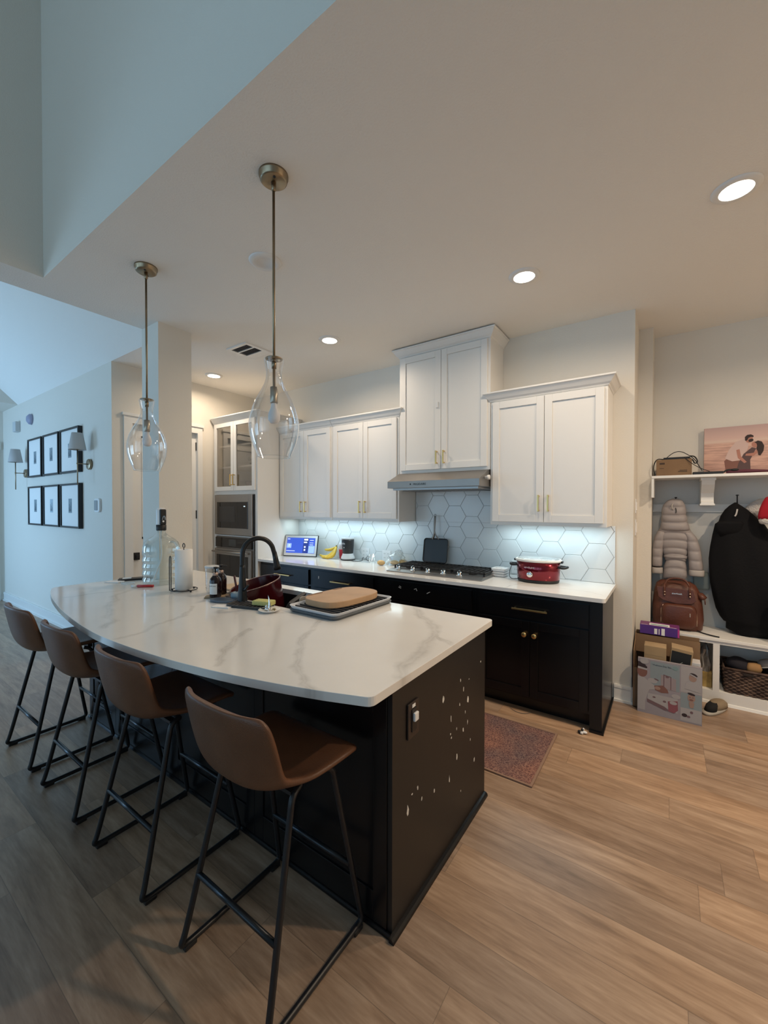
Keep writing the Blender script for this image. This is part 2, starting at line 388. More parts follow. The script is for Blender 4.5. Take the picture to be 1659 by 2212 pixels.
# baseboards
def bprof(t=.016, h=.14): return t, h
mb = MB().box(XR-.005, XW+.014, YW-.014, YW, 0, .13).box(XR-.005, XW+.018, YW-.018, YW, .105, .122)
mb.box(XR-.005, XW+.03, YW-.03, YW, 0, .018).box(XW, XW+.014, YW, 4.124, 0, .13)
struct(mb, 'baseboard_back', trimm)
mb = MB().box(-8.79, XLW, PW-.016, PW, 0, .135).box(-8.79, XLW, PW-.021, PW, .105, .125).box(-8.79, XLW+.0, PW-.03, PW, 0, .02)
struct(mb, 'baseboard_left', trimm)
struct(MB().box(-3.732, -3.423, 1.667, 1.98, 0, .13), 'baseboard_pillar', trimm)

def six_panel(mb, y0, y1, z0, z1, x):     # face toward +x
    mb.box(x-.04, x, y0, y1, z0, z1)
    h = z1-z0; st = .11
    for za, zb in ((z0+.22, z0+h*.42), (z0+h*.42+.14, z1-.12)):
        mb.box(x, x+.006, y0+st, y1-st, za, za+.02).box(x, x+.006, y0+st, y1-st, zb-.02, zb)
        mb.box(x, x+.006, y0+st, y0+st+.02, za, zb).box(x, x+.006, y1-st-.02, y1-st, za, zb)
mb = MB(); six_panel(mb, 2.055, 2.80, .005, 2.42, XLW-.03)
d1 = struct(mb, 'door_1', trimm)
MB().box(XLW-.03, XLW-.005, 2.075, 2.13, .93, 1.01).box(XLW-.005, XLW+.02, 2.085, 2.12, .95, .985).build('door_lock', blackmatte, d1)
for hz in (.35, 1.42, 2.26): MB().box(XLW-.03, XLW-.012, 2.795, 2.812, hz-.05, hz+.05).build('hinge', blackmatte, d1)
mb = MB().box(XLW-.04, XLW+.018, 1.97, 2.055, 0, 2.42).box(XLW-.04, XLW+.018, 2.80, 2.862, 0, 2.42).box(XLW-.04, XLW+.018, 1.97, 2.862, 2.42, 2.4949)
mb.box(XLW-.04, XLW+.030, 1.955, 2.877, 2.495, 2.525)
struct(mb, 'trim_1', trimm)
mb = MB(); six_panel(mb, .84, 1.67, .005, 2.42, -8.84); struct(mb, 'door_2', trimm)
struct(MB().box(-8.9, -8.77, 1.67, 1.80, 0, 2.42).box(-8.9, -8.77, .72, .84, 0, 2.42).box(-8.9, -8.765, .70, 1.82, 2.42, 2.53), 'trim_2', trimm)

# ------------------------------------------------------------------ ceiling fixtures
def recessed(x, y, lit, label):
    t = thing('recessed_light', label, 'ceiling light', (x, y, H), 'recessed ceiling lights')
    MB().lathe([(.066, H-.010), (.072, H-.012), (.092, H-.008), (.098, H-.001), (.098, H), (.066, H)], (x, y), 40, cap=False).build('trim_ring', mat('light_trim', (.78,.77,.75), .5), t)
    m = mat('lit_lens', (1,1,1), .5, emit=(1.0,.90,.74), es=9.0) if lit else mat('unlit_lens', (.72,.72,.71), .5)
    if lit: MB().lathe([(0, H-.009), (.067, H-.009)], (x, y), 32, cap=False).build('lens', m, t)
    else: MB().lathe([(0, H-.004), (.045, H-.004), (.052, H-.010), (.067, H-.010)], (x, y), 32, cap=False).build('lens', m, t)
for (x, y), lb in zip(LAMPS, ('lit recessed ceiling light nearest the right edge of the picture', 'lit recessed ceiling light above the right end of the stove counter', 'lit recessed ceiling light beside the air vent over the left wall cabinets', 'lit recessed ceiling light in the far corner above the wall ovens')):
    recessed(x, y, True, lb)
recessed(-2.057, 1.655, False, 'unlit white round ceiling light behind the near pendant rod')
# air vent
t = thing('air_vent', 'white rectangular ceiling air vent with dark slots beyond the near pendant', 'vent', (-3.36, 2.50, H))
vx0, vx1, vy0, vy1 = -3.50, -3.20, 2.35, 2.68
mb = MB()
for a in ((vx0, vx1, vy0, vy0+.03), (vx0, vx1, vy1-.03, vy1), (vx0, vx0+.03, vy0+.03, vy1-.03), (vx1-.03, vx1, vy0+.03, vy1-.03), (vx0+.03, vx1-.03, vy0+.105, vy0+.12), (vx0+.03, vx1-.03, vy0+.21, vy0+.225)):
    mb.box(a[0], a[1], a[2], a[3], H-.012, H-.0002)
mb.build('frame', trimm, t)
MB().box(vx0+.02, vx1-.02, vy0+.02, vy1-.02, H-.003, H-.001).build('duct_opening', mat('vent_dark', (.06,.06,.065), .8), t)
mb = MB()
for j in range(13):
    x = vx0+.04+j*.0185
    mb.at((x, 0, H-.007), (0, math.radians(30), 0)).box(-.0075, .0075, vy0+.03, vy1-.03, -.0006, .0006)
mb.build('louvre', mat('vent_louvre', (.30,.31,.33), .6), t)
MB().box(vx0+.031, vx1-.031, vy1-.104, vy1-.031, H-.0118, H-.0113).build('blank_panel', trimm, t)

# pendants
def pendant(x, y, label):
    t = thing('pendant_lamp', label, 'pendant lamp', (x, y, H), 'glass pendant lamps over the island')
    mb = MB().lathe([(0, H), (.066, H), (.066, H-.010), (.060, H-.016), (.060, H-.028), (.052, H-.034), (0, H-.034)], (x, y), 40)
    mb.build('canopy', abrass, t, bevel=.0)
    for a in (2.5, -.6):
        MB().lathe([(.0065, H-.0335), (.0065, H-.037), (0, H-.038)], (x+.036*math.cos(a), y+.036*math.sin(a)), 12).build('screw', blackmet, t)
    MB().cyl((x, y), .0062, 2.06, H-.03, 14).lathe([(.011, H-.034), (.011, H-.07), (.0062, H-.075)], (x, y), 14).lathe([(.011, 2.155), (.011, 2.185), (.0062, 2.19)], (x, y), 14).build('rod', abrass, t)
    MB().lathe([(0, 2.203), (.036, 2.203), (.040, 2.200), (.038, 2.1965), (0, 2.1965)], (x, y), 36).build('shade_cap', abrass, t)
    MB().lathe([(.0, 2.072), (.0175, 2.070), (.0175, 2.000), (.014, 1.995), (0, 1.995)], (x, y), 24).build('socket', mat('socket_nickel', (.42,.37,.30), .35, 1), t)
    MB().lathe([(.013, 1.996), (.0145, 1.978), (.022, 1.960), (.027, 1.940), (.026, 1.920), (.017, 1.906), (0, 1.902)], (x, y), 24, cap=False).build('bulb', mat('bulb_glass', (.80,.78,.78), .35), t)
    pr = [(.045, 2.196), (.044, 2.184), (.039, 2.160), (.0345, 2.135), (.036, 2.108), (.046, 2.078), (.063, 2.045), (.082, 2.010), (.099, 1.970), (.110, 1.930), (.1135, 1.893), (.110, 1.855), (.100, 1.815), (.086, 1.778), (.074, 1.750)]
    q = []
    for (r0, z0), (r1, z1) in zip(pr, pr[1:]): q += [(r0, z0), ((r0+r1)/2, (z0+z1)/2)]
    q.append(pr[-1])
    g = MB().lathe(q, (x, y), 56, cap=False).build('glass_shade', glass, t)
    MB().tube([(x+.074*math.cos(2*PI*i/48), y+.074*math.sin(2*PI*i/48), 1.750) for i in range(48)], .0014, 6, closed=True).build('rim', glassmat('rim_glass', (.9,.92,.93), .0, .9) if 'rim_glass' not in MATS else MATS['rim_glass'], t)
pendant(-1.492, 1.248, 'clear glass pendant lamp nearer the camera, hanging over the sink')
pendant(-2.728, 1.262, 'clear glass pendant lamp farther away, in front of the square pillar')
# ------------------------------------------------------------------ cabinets
def shaker(mb, x0, x1, z0, z1, yf, t=.02, st=.057, rec=.010):
    """a framed door facing -y whose front face lies at yf"""
    mb.box(x0, x0+st, yf, yf+t, z0, z1).box(x1-st, x1, yf, yf+t, z0, z1)
    mb.box(x0+st, x1-st, yf, yf+t, z0, z0+st).box(x0+st, x1-st, yf, yf+t, z1-st, z1)
    mb.box(x0+st, x1-st, yf+rec, yf+t, z0+st, z1-st)
def pull_v(x, z0, z1, yf, parent, m=None):
    MB().box(x-.006, x+.006, yf-.034, yf-.024, z0, z1).box(x-.005, x+.005, yf-.026, yf, z0+.004, z0+.014).box(x-.005, x+.005, yf-.026, yf, z1-.014, z1-.004).build('handle', m or brass, parent, bevel=.0015)
def pull_h(x0, x1, z, yf, parent):
    MB().box(x0, x1, yf-.034, yf-.022, z-.006, z+.006).box(x0+.012, x0+.024, yf-.024, yf, z-.005, z+.005).box(x1-.024, x1-.012, yf-.024, yf, z-.005, z+.005).build('handle', brass, parent, bevel=.0015)
def crown(mb, x0, x1, yf, yb, z, left=True, right=True, h=.075, d=.055):
    """cove crown running along the front and returning along the free ends"""
    prof = [(0, 0), (.006, .004), (.010, .012), (.022, .024), (.036, .045), (.046, .060), (d, .064), (d, h), (0, h)]
    n = len(prof); pts = []
    def col(px, py, sx, sy): return [mb.V((px+sx*a, py-sy*a, z+b)) for a, b in prof]
    path = []
    if left: path += [(x0, yb, -1, 0)]
    path += [(x0, yf, -1 if left else 0, 1), (x1, yf, 1 if right else 0, 1)]
    if right: path += [(x1, yb, 1, 0)]
    cols = [col(*p) for p in path]
    for A, B in zip(cols, cols[1:]):
        for k in range(n): mb.F([A[k], B[k], B[(k+1)%n], A[(k+1)%n]])
    mb.F(cols[0]); mb.F(cols[-1][::-1])
    return mb
def wall_cabinet(x0, x1, z0, z1, yf, label, split=None, crown_z=None, cl=True, cr=True, hz=None, name='wall_cabinet', grp='white wall cabinets above the stove counter'):
    t = thing(name, label, 'cabinet', ((x0+x1)/2, yf+.02, z0), grp)
    MB().box(x0, x1, yf+.020, YW-.001, z0, z1).build('body', whitecab, t, bevel=.0015)
    mid = (x0+x1)/2; rv = .022
    hz = hz or (z0+.13, z0+.25)
    for a, b, side in ((x0+rv, mid-.002, 1), (mid+.002, x1-rv, 0)):
        mb = MB(); shaker(mb, a, b, z0+.028, z1-.012, yf)
        d = mb.build('door', whitecab, t, bevel=.002)
        pull_v(b-.034 if side else a+.034, hz[0], hz[1], yf, d)
    if crown_z: crown(MB(), x0, x1, yf+.018, YW-.002, crown_z, cl, cr).build('crown_moulding', whitecab, t)
    return t
YU = 3.343
wall_cabinet(-3.893, -3.032, 1.372, 2.405, YU-.02, 'white two-door wall cabinet beside the oven tower', crown_z=2.40, cl=False, cr=False, hz=(1.455, 1.58))
wall_cabinet(-3.028, -2.160, 1.372, 2.405, YU-.02, 'white two-door wall cabinet just left of the range hood', crown_z=2.40, cl=False, cr=True, hz=(1.455, 1.58))
wall_cabinet(-1.238, -.366, 1.372, 2.405, YU-.02, 'white two-door wall cabinet right of the range hood, above the red slow cooker', crown_z=2.40, cl=True, cr=True, hz=(1.485, 1.615))
t = wall_cabinet(-2.152, -1.242, 1.838, 2.955, YU-.025, 'tall white two-door cabinet above the range hood, reaching the ceiling', crown_z=2.950, hz=(1.91, 2.03))
# the raised cabinet keeps wide stiles, and carries a small white child latch
MB().bev(-1.742, -1.722, YU-.037, YU-.025, 2.42, 2.475, .003).build('child_latch', white, t)

# oven tower
TL, TR, TY = -4.762, XL, 3.035
t = thing('oven_tower', 'tall white built-in cabinet with two glass doors on top and oven openings below', 'cabinet', ((TL+TR)/2, TY, 0))
mb = MB().box(TL, TL+.02, TY, YW-.001, 0, 2.56).box(TR-.02, TR, TY, YW-.001, 0, 2.56).box(TL+.02, TR-.02, YW-.02, YW-.001, 0, 2.56)
a_, b_ = TL+.02, TR-.02
mb.box(a_, b_, TY, YW-.02, 2.54, 2.56).box(a_, b_, TY, YW-.02, 1.69, 1.712).box(a_, b_, TY, YW-.02, 1.150, 1.166).box(a_, b_, TY, YW-.02, .36, .40).box(a_, b_, TY, YW-.02, .1, .12)
# face frame
a_, b_ = TL+.045, TR-.045
mb.box(TL, TL+.045, TY-.018, TY, .1, 2.56).box(TR-.045, TR, TY-.018, TY, .0, 2.56).box(a_, b_, TY-.018, TY, 1.665, 1.735).box(a_, b_, TY-.018, TY, 1.150, 1.166).box(a_, b_, TY-.018, TY, .34, .40).box(a_, b_, TY-.018, TY, 2.53, 2.56)
mb.build('body', whitecab, t)
crown(MB(), TL+.0, TR, TY-.018, YW-.002, 2.555, False, True).build('crown_moulding', whitecab, t)
for z in (2.00, 2.265): MB().box(TL+.021, TR-.021, TY+.03, YW-.021, z, z+.02).build('shelf', whitecab, t)
mid = (TL+TR)/2
for a, b, s in ((TL+.03, mid-.002, 1), (mid+.002, TR-.03, 0)):
    z0, z1, yf, st = 1.712, 2.553, TY-.038, .052
    mb = MB().box(a, a+st, yf, yf+.02, z0, z1).box(b-st, b, yf, yf+.02, z0, z1).box(a+st, b-st, yf, yf+.02, z0, z0+st).box(a+st, b-st, yf, yf+.02, z1-st, z1)
    d = mb.build('glass_door', whitecab, t, bevel=.002)
    MB().box(a+st, b-st, yf+.009, yf+.013, z0+st, z1-st).build('pane', panem, d)
    pull_v(b-.026 if s else a+.026, 1.775, 1.91, yf, d)
mb = MB(); shaker(mb, TL+.03, TR-.03, .12, .335, TY-.038); mb.build('drawer', whitecab, t)
# microwave
t = thing('microwave', 'built-in stainless microwave above the wall oven', 'microwave', (-4.35, TY, 1.2))
MB().bev(-4.712, -3.965, TY-.045, TY+.35, 1.172, 1.662, .004).build('body', steel, t)
MB().bev(-4.655, -4.040, TY-.050, TY-.040, 1.255, 1.575, .003).build('door_glass', darkglass, t)
MB().box(-4.60, -4.28, TY-.0515, TY-.0495, 1.33, 1.52).build('window', mat('oven_window', (.035,.034,.034), .2), t)
MB().box(-4.115, -4.085, TY-.0515, TY-.0495, 1.515, 1.527).build('clock_display', mat('display_lit', (.7,.8,.8), .4, emit=(.7,.9,1), es=.6), t)
MB().box(-4.232, -4.228, TY-.0515, TY-.0495, 1.27, 1.56).build('door_gap', mat('seam', (.05,.05,.05), .5), t)
MB().box(-3.962, -3.945, TY-.030, TY+.02, 1.185, 1.655).build('side_trim', blackmatte, t)
# wall oven
t = thing('wall_oven', 'built-in wall oven with black glass front below the microwave', 'oven', (-4.35, TY, .45))
MB().bev(-4.712, -3.965, TY-.020, TY+.5, .41, 1.146, .003).build('body', steel, t)
MB().bev(-4.705, -3.985, TY-.040, TY-.020, 1.015, 1.138, .003).build('control_panel', darkglass, t)
MB().box(-4.42, -4.28, TY-.0415, TY-.0395, 1.035, 1.115).build('display', mat('display_dim', (.05,.055,.055), .2), t)
d = MB().bev(-4.705, -3.985, TY-.052, TY-.020, .42, 1.000, .004).build('oven_door', steel, t)
MB().box(-4.66, -4.035, TY-.0545, TY-.051, .47, .925).build('door_window', darkglass, d)
MB().tube([(-4.69, TY-.095, .965), (-4.00, TY-.095, .965)], .011, 12).box(-4.67, -4.65, TY-.095, TY-.05, .957, .973).box(-4.04, -4.02, TY-.095, TY-.05, .957, .973).build('handle', steel, d)
# decorations behind the glass doors
def plate(name, x, y, z, r, m, rim, label, cat, sz=1):
    t = thing(name, label, cat, (x, y, z))
    a = math.radians(-78)
    MB().at((x, y, z+r), (a, 0, 0)).lathe([(0, .006), (r*.62, .006), (r*.68, .010), (r*.93, .016), (r, .018), (r*.93, .011), (r*.6, 0), (0, 0)], n=36).build('dish', m, t)
    MB().at((x, y, z+r), (a, 0, 0)).lathe([(r*.97, .0165), (r*1.0, .0195), (r*1.015, .017), (r*.97, .0165)], n=36, cap=False).build('rim', rim, t)
    return t
pdk = mat('plate_dark_rim', (.10,.10,.10), .4)
t = plate('display_plate', -4.47, 3.42, 2.021, .105, offwhite, pdk, 'white decorative plate with dark lettering on the middle shelf behind the left glass door', 'plate')
text('Gather', .055, (-4.47, 3.372, 2.14), (PI/2-.2, 0, 0), pdk, t); text('here', .045, (-4.47, 3.365, 2.085), (PI/2-.2, 0, 0), pdk, t)
t = thing('gift_bag', 'brown and orange patterned bag on the top shelf behind the left glass door', 'bag', (-4.42, 3.42, 2.286))
MB().prismX([(3.36, 2.286), (3.48, 2.286), (3.44, 2.44), (3.40, 2.44)], -4.50, -4.34).build('body', mat('patterned_bag', (.36,.16,.10), .7, var=.6, vscale=45), t)
MB().tube(smoothpath([(-4.47, 3.40, 2.43), (-4.46, 3.39, 2.53), (-4.39, 3.39, 2.53), (-4.37, 3.40, 2.43)]), .004, 8).build('handle', mat('cord_brown', (.16,.09,.05), .8), t)
t = thing('patterned_cup', 'purple and dark patterned cup on the bottom shelf behind the left glass door', 'cup', (-4.50, 3.40, 1.713))
MB().lathe([(.030, 1.713), (.050, 1.73), (.075, 1.78), (.085, 1.85), (.080, 1.85), (.070, 1.785), (.045, 1.735), (0, 1.73)], (-4.50, 3.40), 32, cap=False).build('bowl', mat('purple_glaze', (.10,.08,.17), .25, var=.5, vscale=30), t)
MB().tube(smoothpath([(-4.42, 3.40, 1.83), (-4.38, 3.40, 1.82), (-4.38, 3.40, 1.77), (-4.43, 3.40, 1.76)]), .006, 8).build('handle', mat('purple_glaze'), t)
t = thing('pitcher', 'white patterned jug on the middle shelf behind the right glass door', 'jug', (-4.08, 3.40, 2.021))
MB().lathe([(.045, 2.021), (.062, 2.05), (.066, 2.09), (.045, 2.14), (.036, 2.17), (.044, 2.20), (.040, 2.20), (.030, 2.165), (.03, 2.1), (0, 2.06)], (-4.08, 3.40), 32, cap=False).build('body', mat('patterned_ceramic', (.55,.53,.48), .3, var=.5, vscale=40), t)
MB().tube(smoothpath([(-4.12, 3.40, 2.18), (-4.16, 3.40, 2.17), (-4.16, 3.40, 2.09), (-4.135, 3.40, 2.08)]), .006, 8).build('handle', offwhite, t)
tag(MB().bev(-4.27, -4.13, 3.30, 3.42, 2.021, 2.040, .003).build('book', paper), 'flat white book on the middle shelf behind the right glass door', 'book')
t = thing('serving_dish', 'dark patterned standing platter on the bottom shelf behind the right glass door', 'plate', (-4.13, 3.44, 1.713))
MB().at((-4.13, 3.44, 1.713+.10), (math.radians(-80), 0, 0)).lathe([(0, .004), (.09, .006), (.12, .016), (.125, .014), (.09, 0), (0, 0)], n=36, sx=1.1, sy=.8).build('dish', mat('slate_pattern', (.10,.11,.11), .35, var=.5, vscale=35), t)
MB().box(-4.19, -4.07, 3.41, 3.45, 1.713, 1.725).build('stand', blackmatte, t)
t = thing('figurine', 'small white figurine on the top shelf behind the right glass door', 'figurine', (-4.09, 3.38, 2.286))
MB().lathe([(.028, 2.286), (.03, 2.295), (.018, 2.31), (.026, 2.335), (.014, 2.36), (.019, 2.375), (0, 2.392)], (-4.09, 3.38), 20).build('body', offwhite, t)

# base cabinets
def base_cabinet(x0, x1, label, drawer=True, dpull=True, marks=(), end=None, knobs=True, yf=3.04):
    t = thing('base_cabinet', label, 'cabinet', ((x0+x1)/2, yf, 0), 'black base cabinets under the stove counter')
    xb = x1-.02 if end else x1
    mb = MB().box(x0, xb, yf+.02, YW-.001, .105, .884).box(x0, xb, yf+.085, YW-.02, 0, .105)
    if end: mb.box(xb, x1, yf+.02, YW-.001, 0, .884).box(x1, x1+.012, yf-.012, YW-.001, 0, .016).box(x1-.075, x1, yf, yf+.0199, 0, .884).box(x1-.075, x1, yf-.012, yf, 0, .016)
    mb.build('body', blackcab, t)
    e = .035 if not end else .085
    a, b = x0+.03, x1-e
    mb = MB().box(a, b, yf, yf+.02, .695, .855)
    mb.mi = 1
    for (mx, mz, s, sh) in marks:
        if sh == 0: mb.at((mx, yf-.0004, mz), (0, s, 0)).box(-.014, .014, 0, .0004, -.003, .003).box(-.010, .012, 0, .0004, .010, .0145)
        elif sh == 1: mb.at((mx, yf-.0004, mz), (0, s, 0)).box(-.016, .010, 0, .0004, .006, .011).box(.004, .010, 0, .0004, -.012, .008)
        elif sh == 3: mb.at((mx, yf-.0004, mz), (0, s, 0)).box(-.006, .006, 0, .0004, -.014, .014)
        else: mb.at((mx, yf-.0004, mz), (0, s, 0)).box(-.02, .016, 0, .0004, -.003, .003)
    d = mb.build('drawer', [blackcab, chipm], t)
    if dpull: pull_h((a+b)/2-.125, (a+b)/2+.125, .770, yf, d)
    mid = (a+b)/2
    for p, q, s in ((a, mid-.002, 1), (mid+.002, b, 0)):
        mb = MB(); shaker(mb, p, q, .125, .682, yf); dd = mb.build('door', blackcab, t, bevel=.0015)
        kx = q-.034 if s else p+.034
        MB().at((kx, yf, .585), (PI/2, 0, 0)).lathe([(.007, 0), (.007, .014), (.017, .018), (.018, .026), (.015, .029), (0, .029)], n=24).build('knob', brass, dd)
    return t
base_cabinet(XL+.004, -3.065, 'black base cabinet at the left end of the stove counter, beside the oven tower')
base_cabinet(-3.063, -2.215, 'black base cabinet between the leftmost one and the one under the cooktop', marks=((-2.95, .79, .1, 3),))
base_cabinet(-2.213, -1.245, 'black base cabinet under the cooktop with white chipped marks on its blank front', dpull=False, marks=((-1.955, .80, .3, 0), (-1.79, .80, -.4, 1), (-1.665, .79, -.5, 2)))
base_cabinet(-1.243, -.352, 'black base cabinet with brass knobs at the right end of the stove counter', end=True)

# countertops
def slab(outer, z0, z1, name, m, label, cat, bev=.006, hole=None):
    mb = MB(); bm = mb.bm
    loops = []
    for z in (z0, z1):
        vs = [bm.verts.new((x, y, z)) for x, y in outer]; es = [bm.edges.new((vs[i], vs[(i+1)%len(vs)])) for i in range(len(vs))]
        hv = []
        if hole:
            hv = [bm.verts.new((x, y, z)) for x, y in hole]; es += [bm.edges.new((hv[i], hv[(i+1)%len(hv)])) for i in range(len(hv))]
        bmesh.ops.triangle_fill(bm, use_beauty=True, use_dissolve=False, edges=es)
        loops.append((vs, hv))
    for k in (0, 1):
        a, b = loops[0][k], loops[1][k]
        for i in range(len(a)): bm.faces.new((a[i], a[(i+1)%len(a)], b[(i+1)%len(b)], b[i]))
    o = mb.build(name, m, bevel=bev)
    if label: tag(o, label, cat)
    return o
q1 = quartz('quartz_stove_counter', [([(-1.0, 3.05), (-.95, 3.3), (-.80, 3.6)], .010), ([(-.82, 3.2), (-.55, 3.25), (-.36, 3.15)], .008), ([(-3.2, 3.1), (-2.9, 3.4), (-2.5, 3.5)], .010)], base=(.82,.81,.79))
slab([(XL+.001, YF)]+arc(XR-.025, YF+.025, .025, -PI/2, 0, 5)+[(XR, YW-.001), (XL+.001, YW-.001)], .886, .914, 'countertop', q1, 'white quartz countertop along the back wall under the cooktop', 'countertop', .004)
tag(bpy.data.objects['countertop'], group='white quartz countertops')

# hex tile backsplash
def backsplash():
    mb = MB(); mb.mi = 0
    mb.box(XL+.001, XR-.004, YW-.006, YW-.0005, .9145, 1.3715).box(-2.155, -1.242, YW-.006, YW-.0005, 1.3715, 1.74)
    mb.mi = 1
    af = .2015; R = af/math.sqrt(3); px, pz = .178, .2035
    def clip(P, ax, v, keep):
        out = []
        for i in range(len(P)):
            a, b = P[i], P[(i+1)%len(P)]
            ia, ib = (a[ax]-v)*keep >= 0, (b[ax]-v)*keep >= 0
            if ia: out.append(a)
            if ia != ib:
                t = (v-a[ax])/(b[ax]-a[ax]); out.append((a[0]+(b[0]-a[0])*t, a[1]+(b[1]-a[1])*t))
        return out
    rng = random.Random(3)
    for i in range(-12, 12):
        for j in range(-3, 5):
            cx = -2.069+i*px; cz = 1.2255+j*pz+(pz/2 if i % 2 else 0)
            hexp = [(cx+R*math.cos(PI/3*k), cz+R*math.sin(PI/3*k)) for k in range(6)]
            for (a0, a1, b0, b1) in ((XL+.003, XR-.006, .9155, 1.3705), (-2.153, -1.242, 1.3705, 1.735)):
                P = hexp
                for ax, v, kp in ((0, a0, 1), (0, a1, -1), (1, b0, 1), (1, b1, -1)):
                    P = clip(P, ax, v, kp)
                    if len(P) < 3: break
                if len(P) < 3: continue
                c = (sum(p[0] for p in P)/len(P), sum(p[1] for p in P)/len(P))
                y0, y1 = YW-.006, YW-.0125
                lo = [mb.V((x, y0, z)) for x, z in P]; md = [mb.V((x, y1+.0022, z)) for x, z in P]
                def ins(p):
                    d = math.hypot(p[0]-c[0], p[1]-c[1]); k = max(0, 1-.0028/max(d, .003)); return (c[0]+(p[0]-c[0])*k, c[1]+(p[1]-c[1])*k)
                hi = [mb.V((ins(p)[0], y1, ins(p)[1])) for p in P]
                n = len(P)
                for A, B in ((lo, md), (md, hi)):
                    for k in range(n): mb.F([A[k], B[k], B[(k+1)%n], A[(k+1)%n]])
                mb.F(hi[::-1])
    o = mb.build('backsplash', [mat('grout', (.60,.61,.61), .8), mat('hex_tile', (.72,.74,.745), .22, bump=.03, bscale=6, var=.03, vscale=2.5)])
    tag(o, 'white hexagon tile backsplash between the stove counter and the wall cabinets', 'backsplash')
backsplash()

# range hood
t = thing('range_hood', 'stainless steel range hood above the gas cooktop', 'range hood', (-1.695, 3.3, 1.69))
x0, x1, yf = -2.142, -1.247, 3.115
mb = MB(); P = [(YW-.02, 1.69), (yf, 1.69), (yf, 1.752), (YU-.03, 1.836), (YW-.02, 1.836)]
mb.prismX(P, x0, x1)
mb.build('canopy', steel, t, bevel=.002)
MB().box(x0+.03, x1-.03, yf+.05, YW-.1, 1.672, 1.69).build('filter_panel', mat('hood_underside', (.42,.42,.42), .4, .8), t)
for fx in (x0+.08, (x0+x1)/2+.02): MB().box(fx, fx+.36, yf+.14, yf+.44, 1.666, 1.673).build('grease_filter', mat('mesh_filter', (.25,.25,.25), .5, .7, bump=.6, bscale=300), t)
text('FRIGIDAIRE', .026, (-1.80, yf-.0008, 1.720), (PI/2, 0, 0), blackmatte, t, 'brand_lettering')
MB().at((-1.893, yf-.0005, 1.722), (PI/2, 0, 0)).cyl((0, 0), .007, 0, .001).build('brand_dot', blackmatte, t)
k = MB().at((x1+.001, yf+.12, 1.765), (0, PI/2, 0)).lathe([(.012, 0), (.012, .018), (.019, .022), (.019, .040), (0, .040)], n=24).build('knob', white, t)

# cooktop
t = thing('gas_cooktop', 'stainless gas cooktop with black grates set in the counter under the hood', 'cooktop', (-1.70, 3.35, .914))
cx0, cx1, cy0, cy1 = -2.175, -1.235, 3.145, 3.61
mb = MB(); mb.bev(cx0, cx1, cy0, cy1, .9142, .924, .004); mb.prismX([(cy0+.005, .923), (cy0+.06, .934), (cy1-.01, .934), (cy1-.005, .923)], cx0+.01, cx1-.01)
mb.build('steel_top', steel, t)
gw = (cx1-cx0-.03)/3
for i in range(3):
    a = cx0+.015+i*gw+.003; b = a+gw-.006; y0, y1 = cy0+.115, cy1-.012
    mb = MB()
    for y in (y0, y1-.014): mb.bev(a, b, y, y+.014, .950, .966, .003)
    for x in (a, b-.014): mb.bev(x, x+.014, y0, y1, .950, .966, .003)
    n = 7
    for k in range(1, n): x = a+(b-a)*k/n; mb.bev(x-.005, x+.005, y0, y1, .952, .966, .002)
    mb.bev(a, b, (y0+y1)/2-.006, (y0+y1)/2+.006, .950, .964, .002)
    for x in (a, b-.016):
        for y in (y0, y1-.016): mb.box(x, x+.016, y, y+.016, .934, .952)
    mb.build('grate', iron, t)
for (bx, by, br) in ((-2.02, 3.34, .038), (-2.02, 3.51, .032), (-1.705, 3.42, .052), (-1.39, 3.34, .030), (-1.39, 3.51, .040)):
    b_ = MB().lathe([(br*1.25, .934), (br*1.2, .942), (br*.9, .944), (br*.9, .948), (0, .949)], (bx, by), 28).build('burner', iron, t)
for kx in (-2.085, -1.925, -1.768, -1.615, -1.462):
    k = MB().lathe([(.026, .930), (.026, .936), (.020, .940), (.0195, .962), (.016, .966), (0, .966)], (kx, 3.215), 28).at((kx, 3.215, .966), (0, 0, .3)).box(-.006, .006, -.019, .019, -.012, .010).build('knob', chrome, t, bevel=.0015)

# griddle pan leaning on the backsplash
t = thing('griddle_pan', 'square black griddle pan with steel handle leaning on the hex tiles behind the cooktop', 'pan', (-1.9, 3.58, .965))
R = (math.radians(-80), 0, 0)
def pl(x, y, z): return (x, y, z)
mb = MB().at((-1.890, 3.578, .973), (math.radians(-9), 0, 0))
mb.prismY([(x, z) for x, z in rrect(-.128, .128, 0, .228, .022)], -.010, 0.002)
mb.build('pan_base', mat('nonstick', (.022,.026,.031), .32), t)
mb = MB().at((-1.890, 3.578, .973), (math.radians(-9), 0, 0))
P = rrect(-.130, .130, -.002, .230, .024); mb.tube([(x, -.012, z) for x, z in P], .0055, 8, closed=True); mb.build('raised_edge', mat('nonstick_edge', (.012,.013,.015), .35), t)
mb = MB().at((-1.890, 3.578, .973), (math.radians(-9), 0, 0))
mb.tube(smoothpath([(-.035, -.012, .226), (-.012, -.035, .262), (-.010, -.045, .30), (-.012, -.045, .40), (-.014, -.042, .452)]), .0105, 8).tube(smoothpath([(.030, -.012, .226), (.006, -.035, .262), (-.004, -.045, .30)]), .006, 8)
mb.tube([(-.014+.010*math.cos(2*PI*i/12), -.042, .462+.010*math.sin(2*PI*i/12)) for i in range(12)], .003, 6, closed=True).build('handle', steel, t)

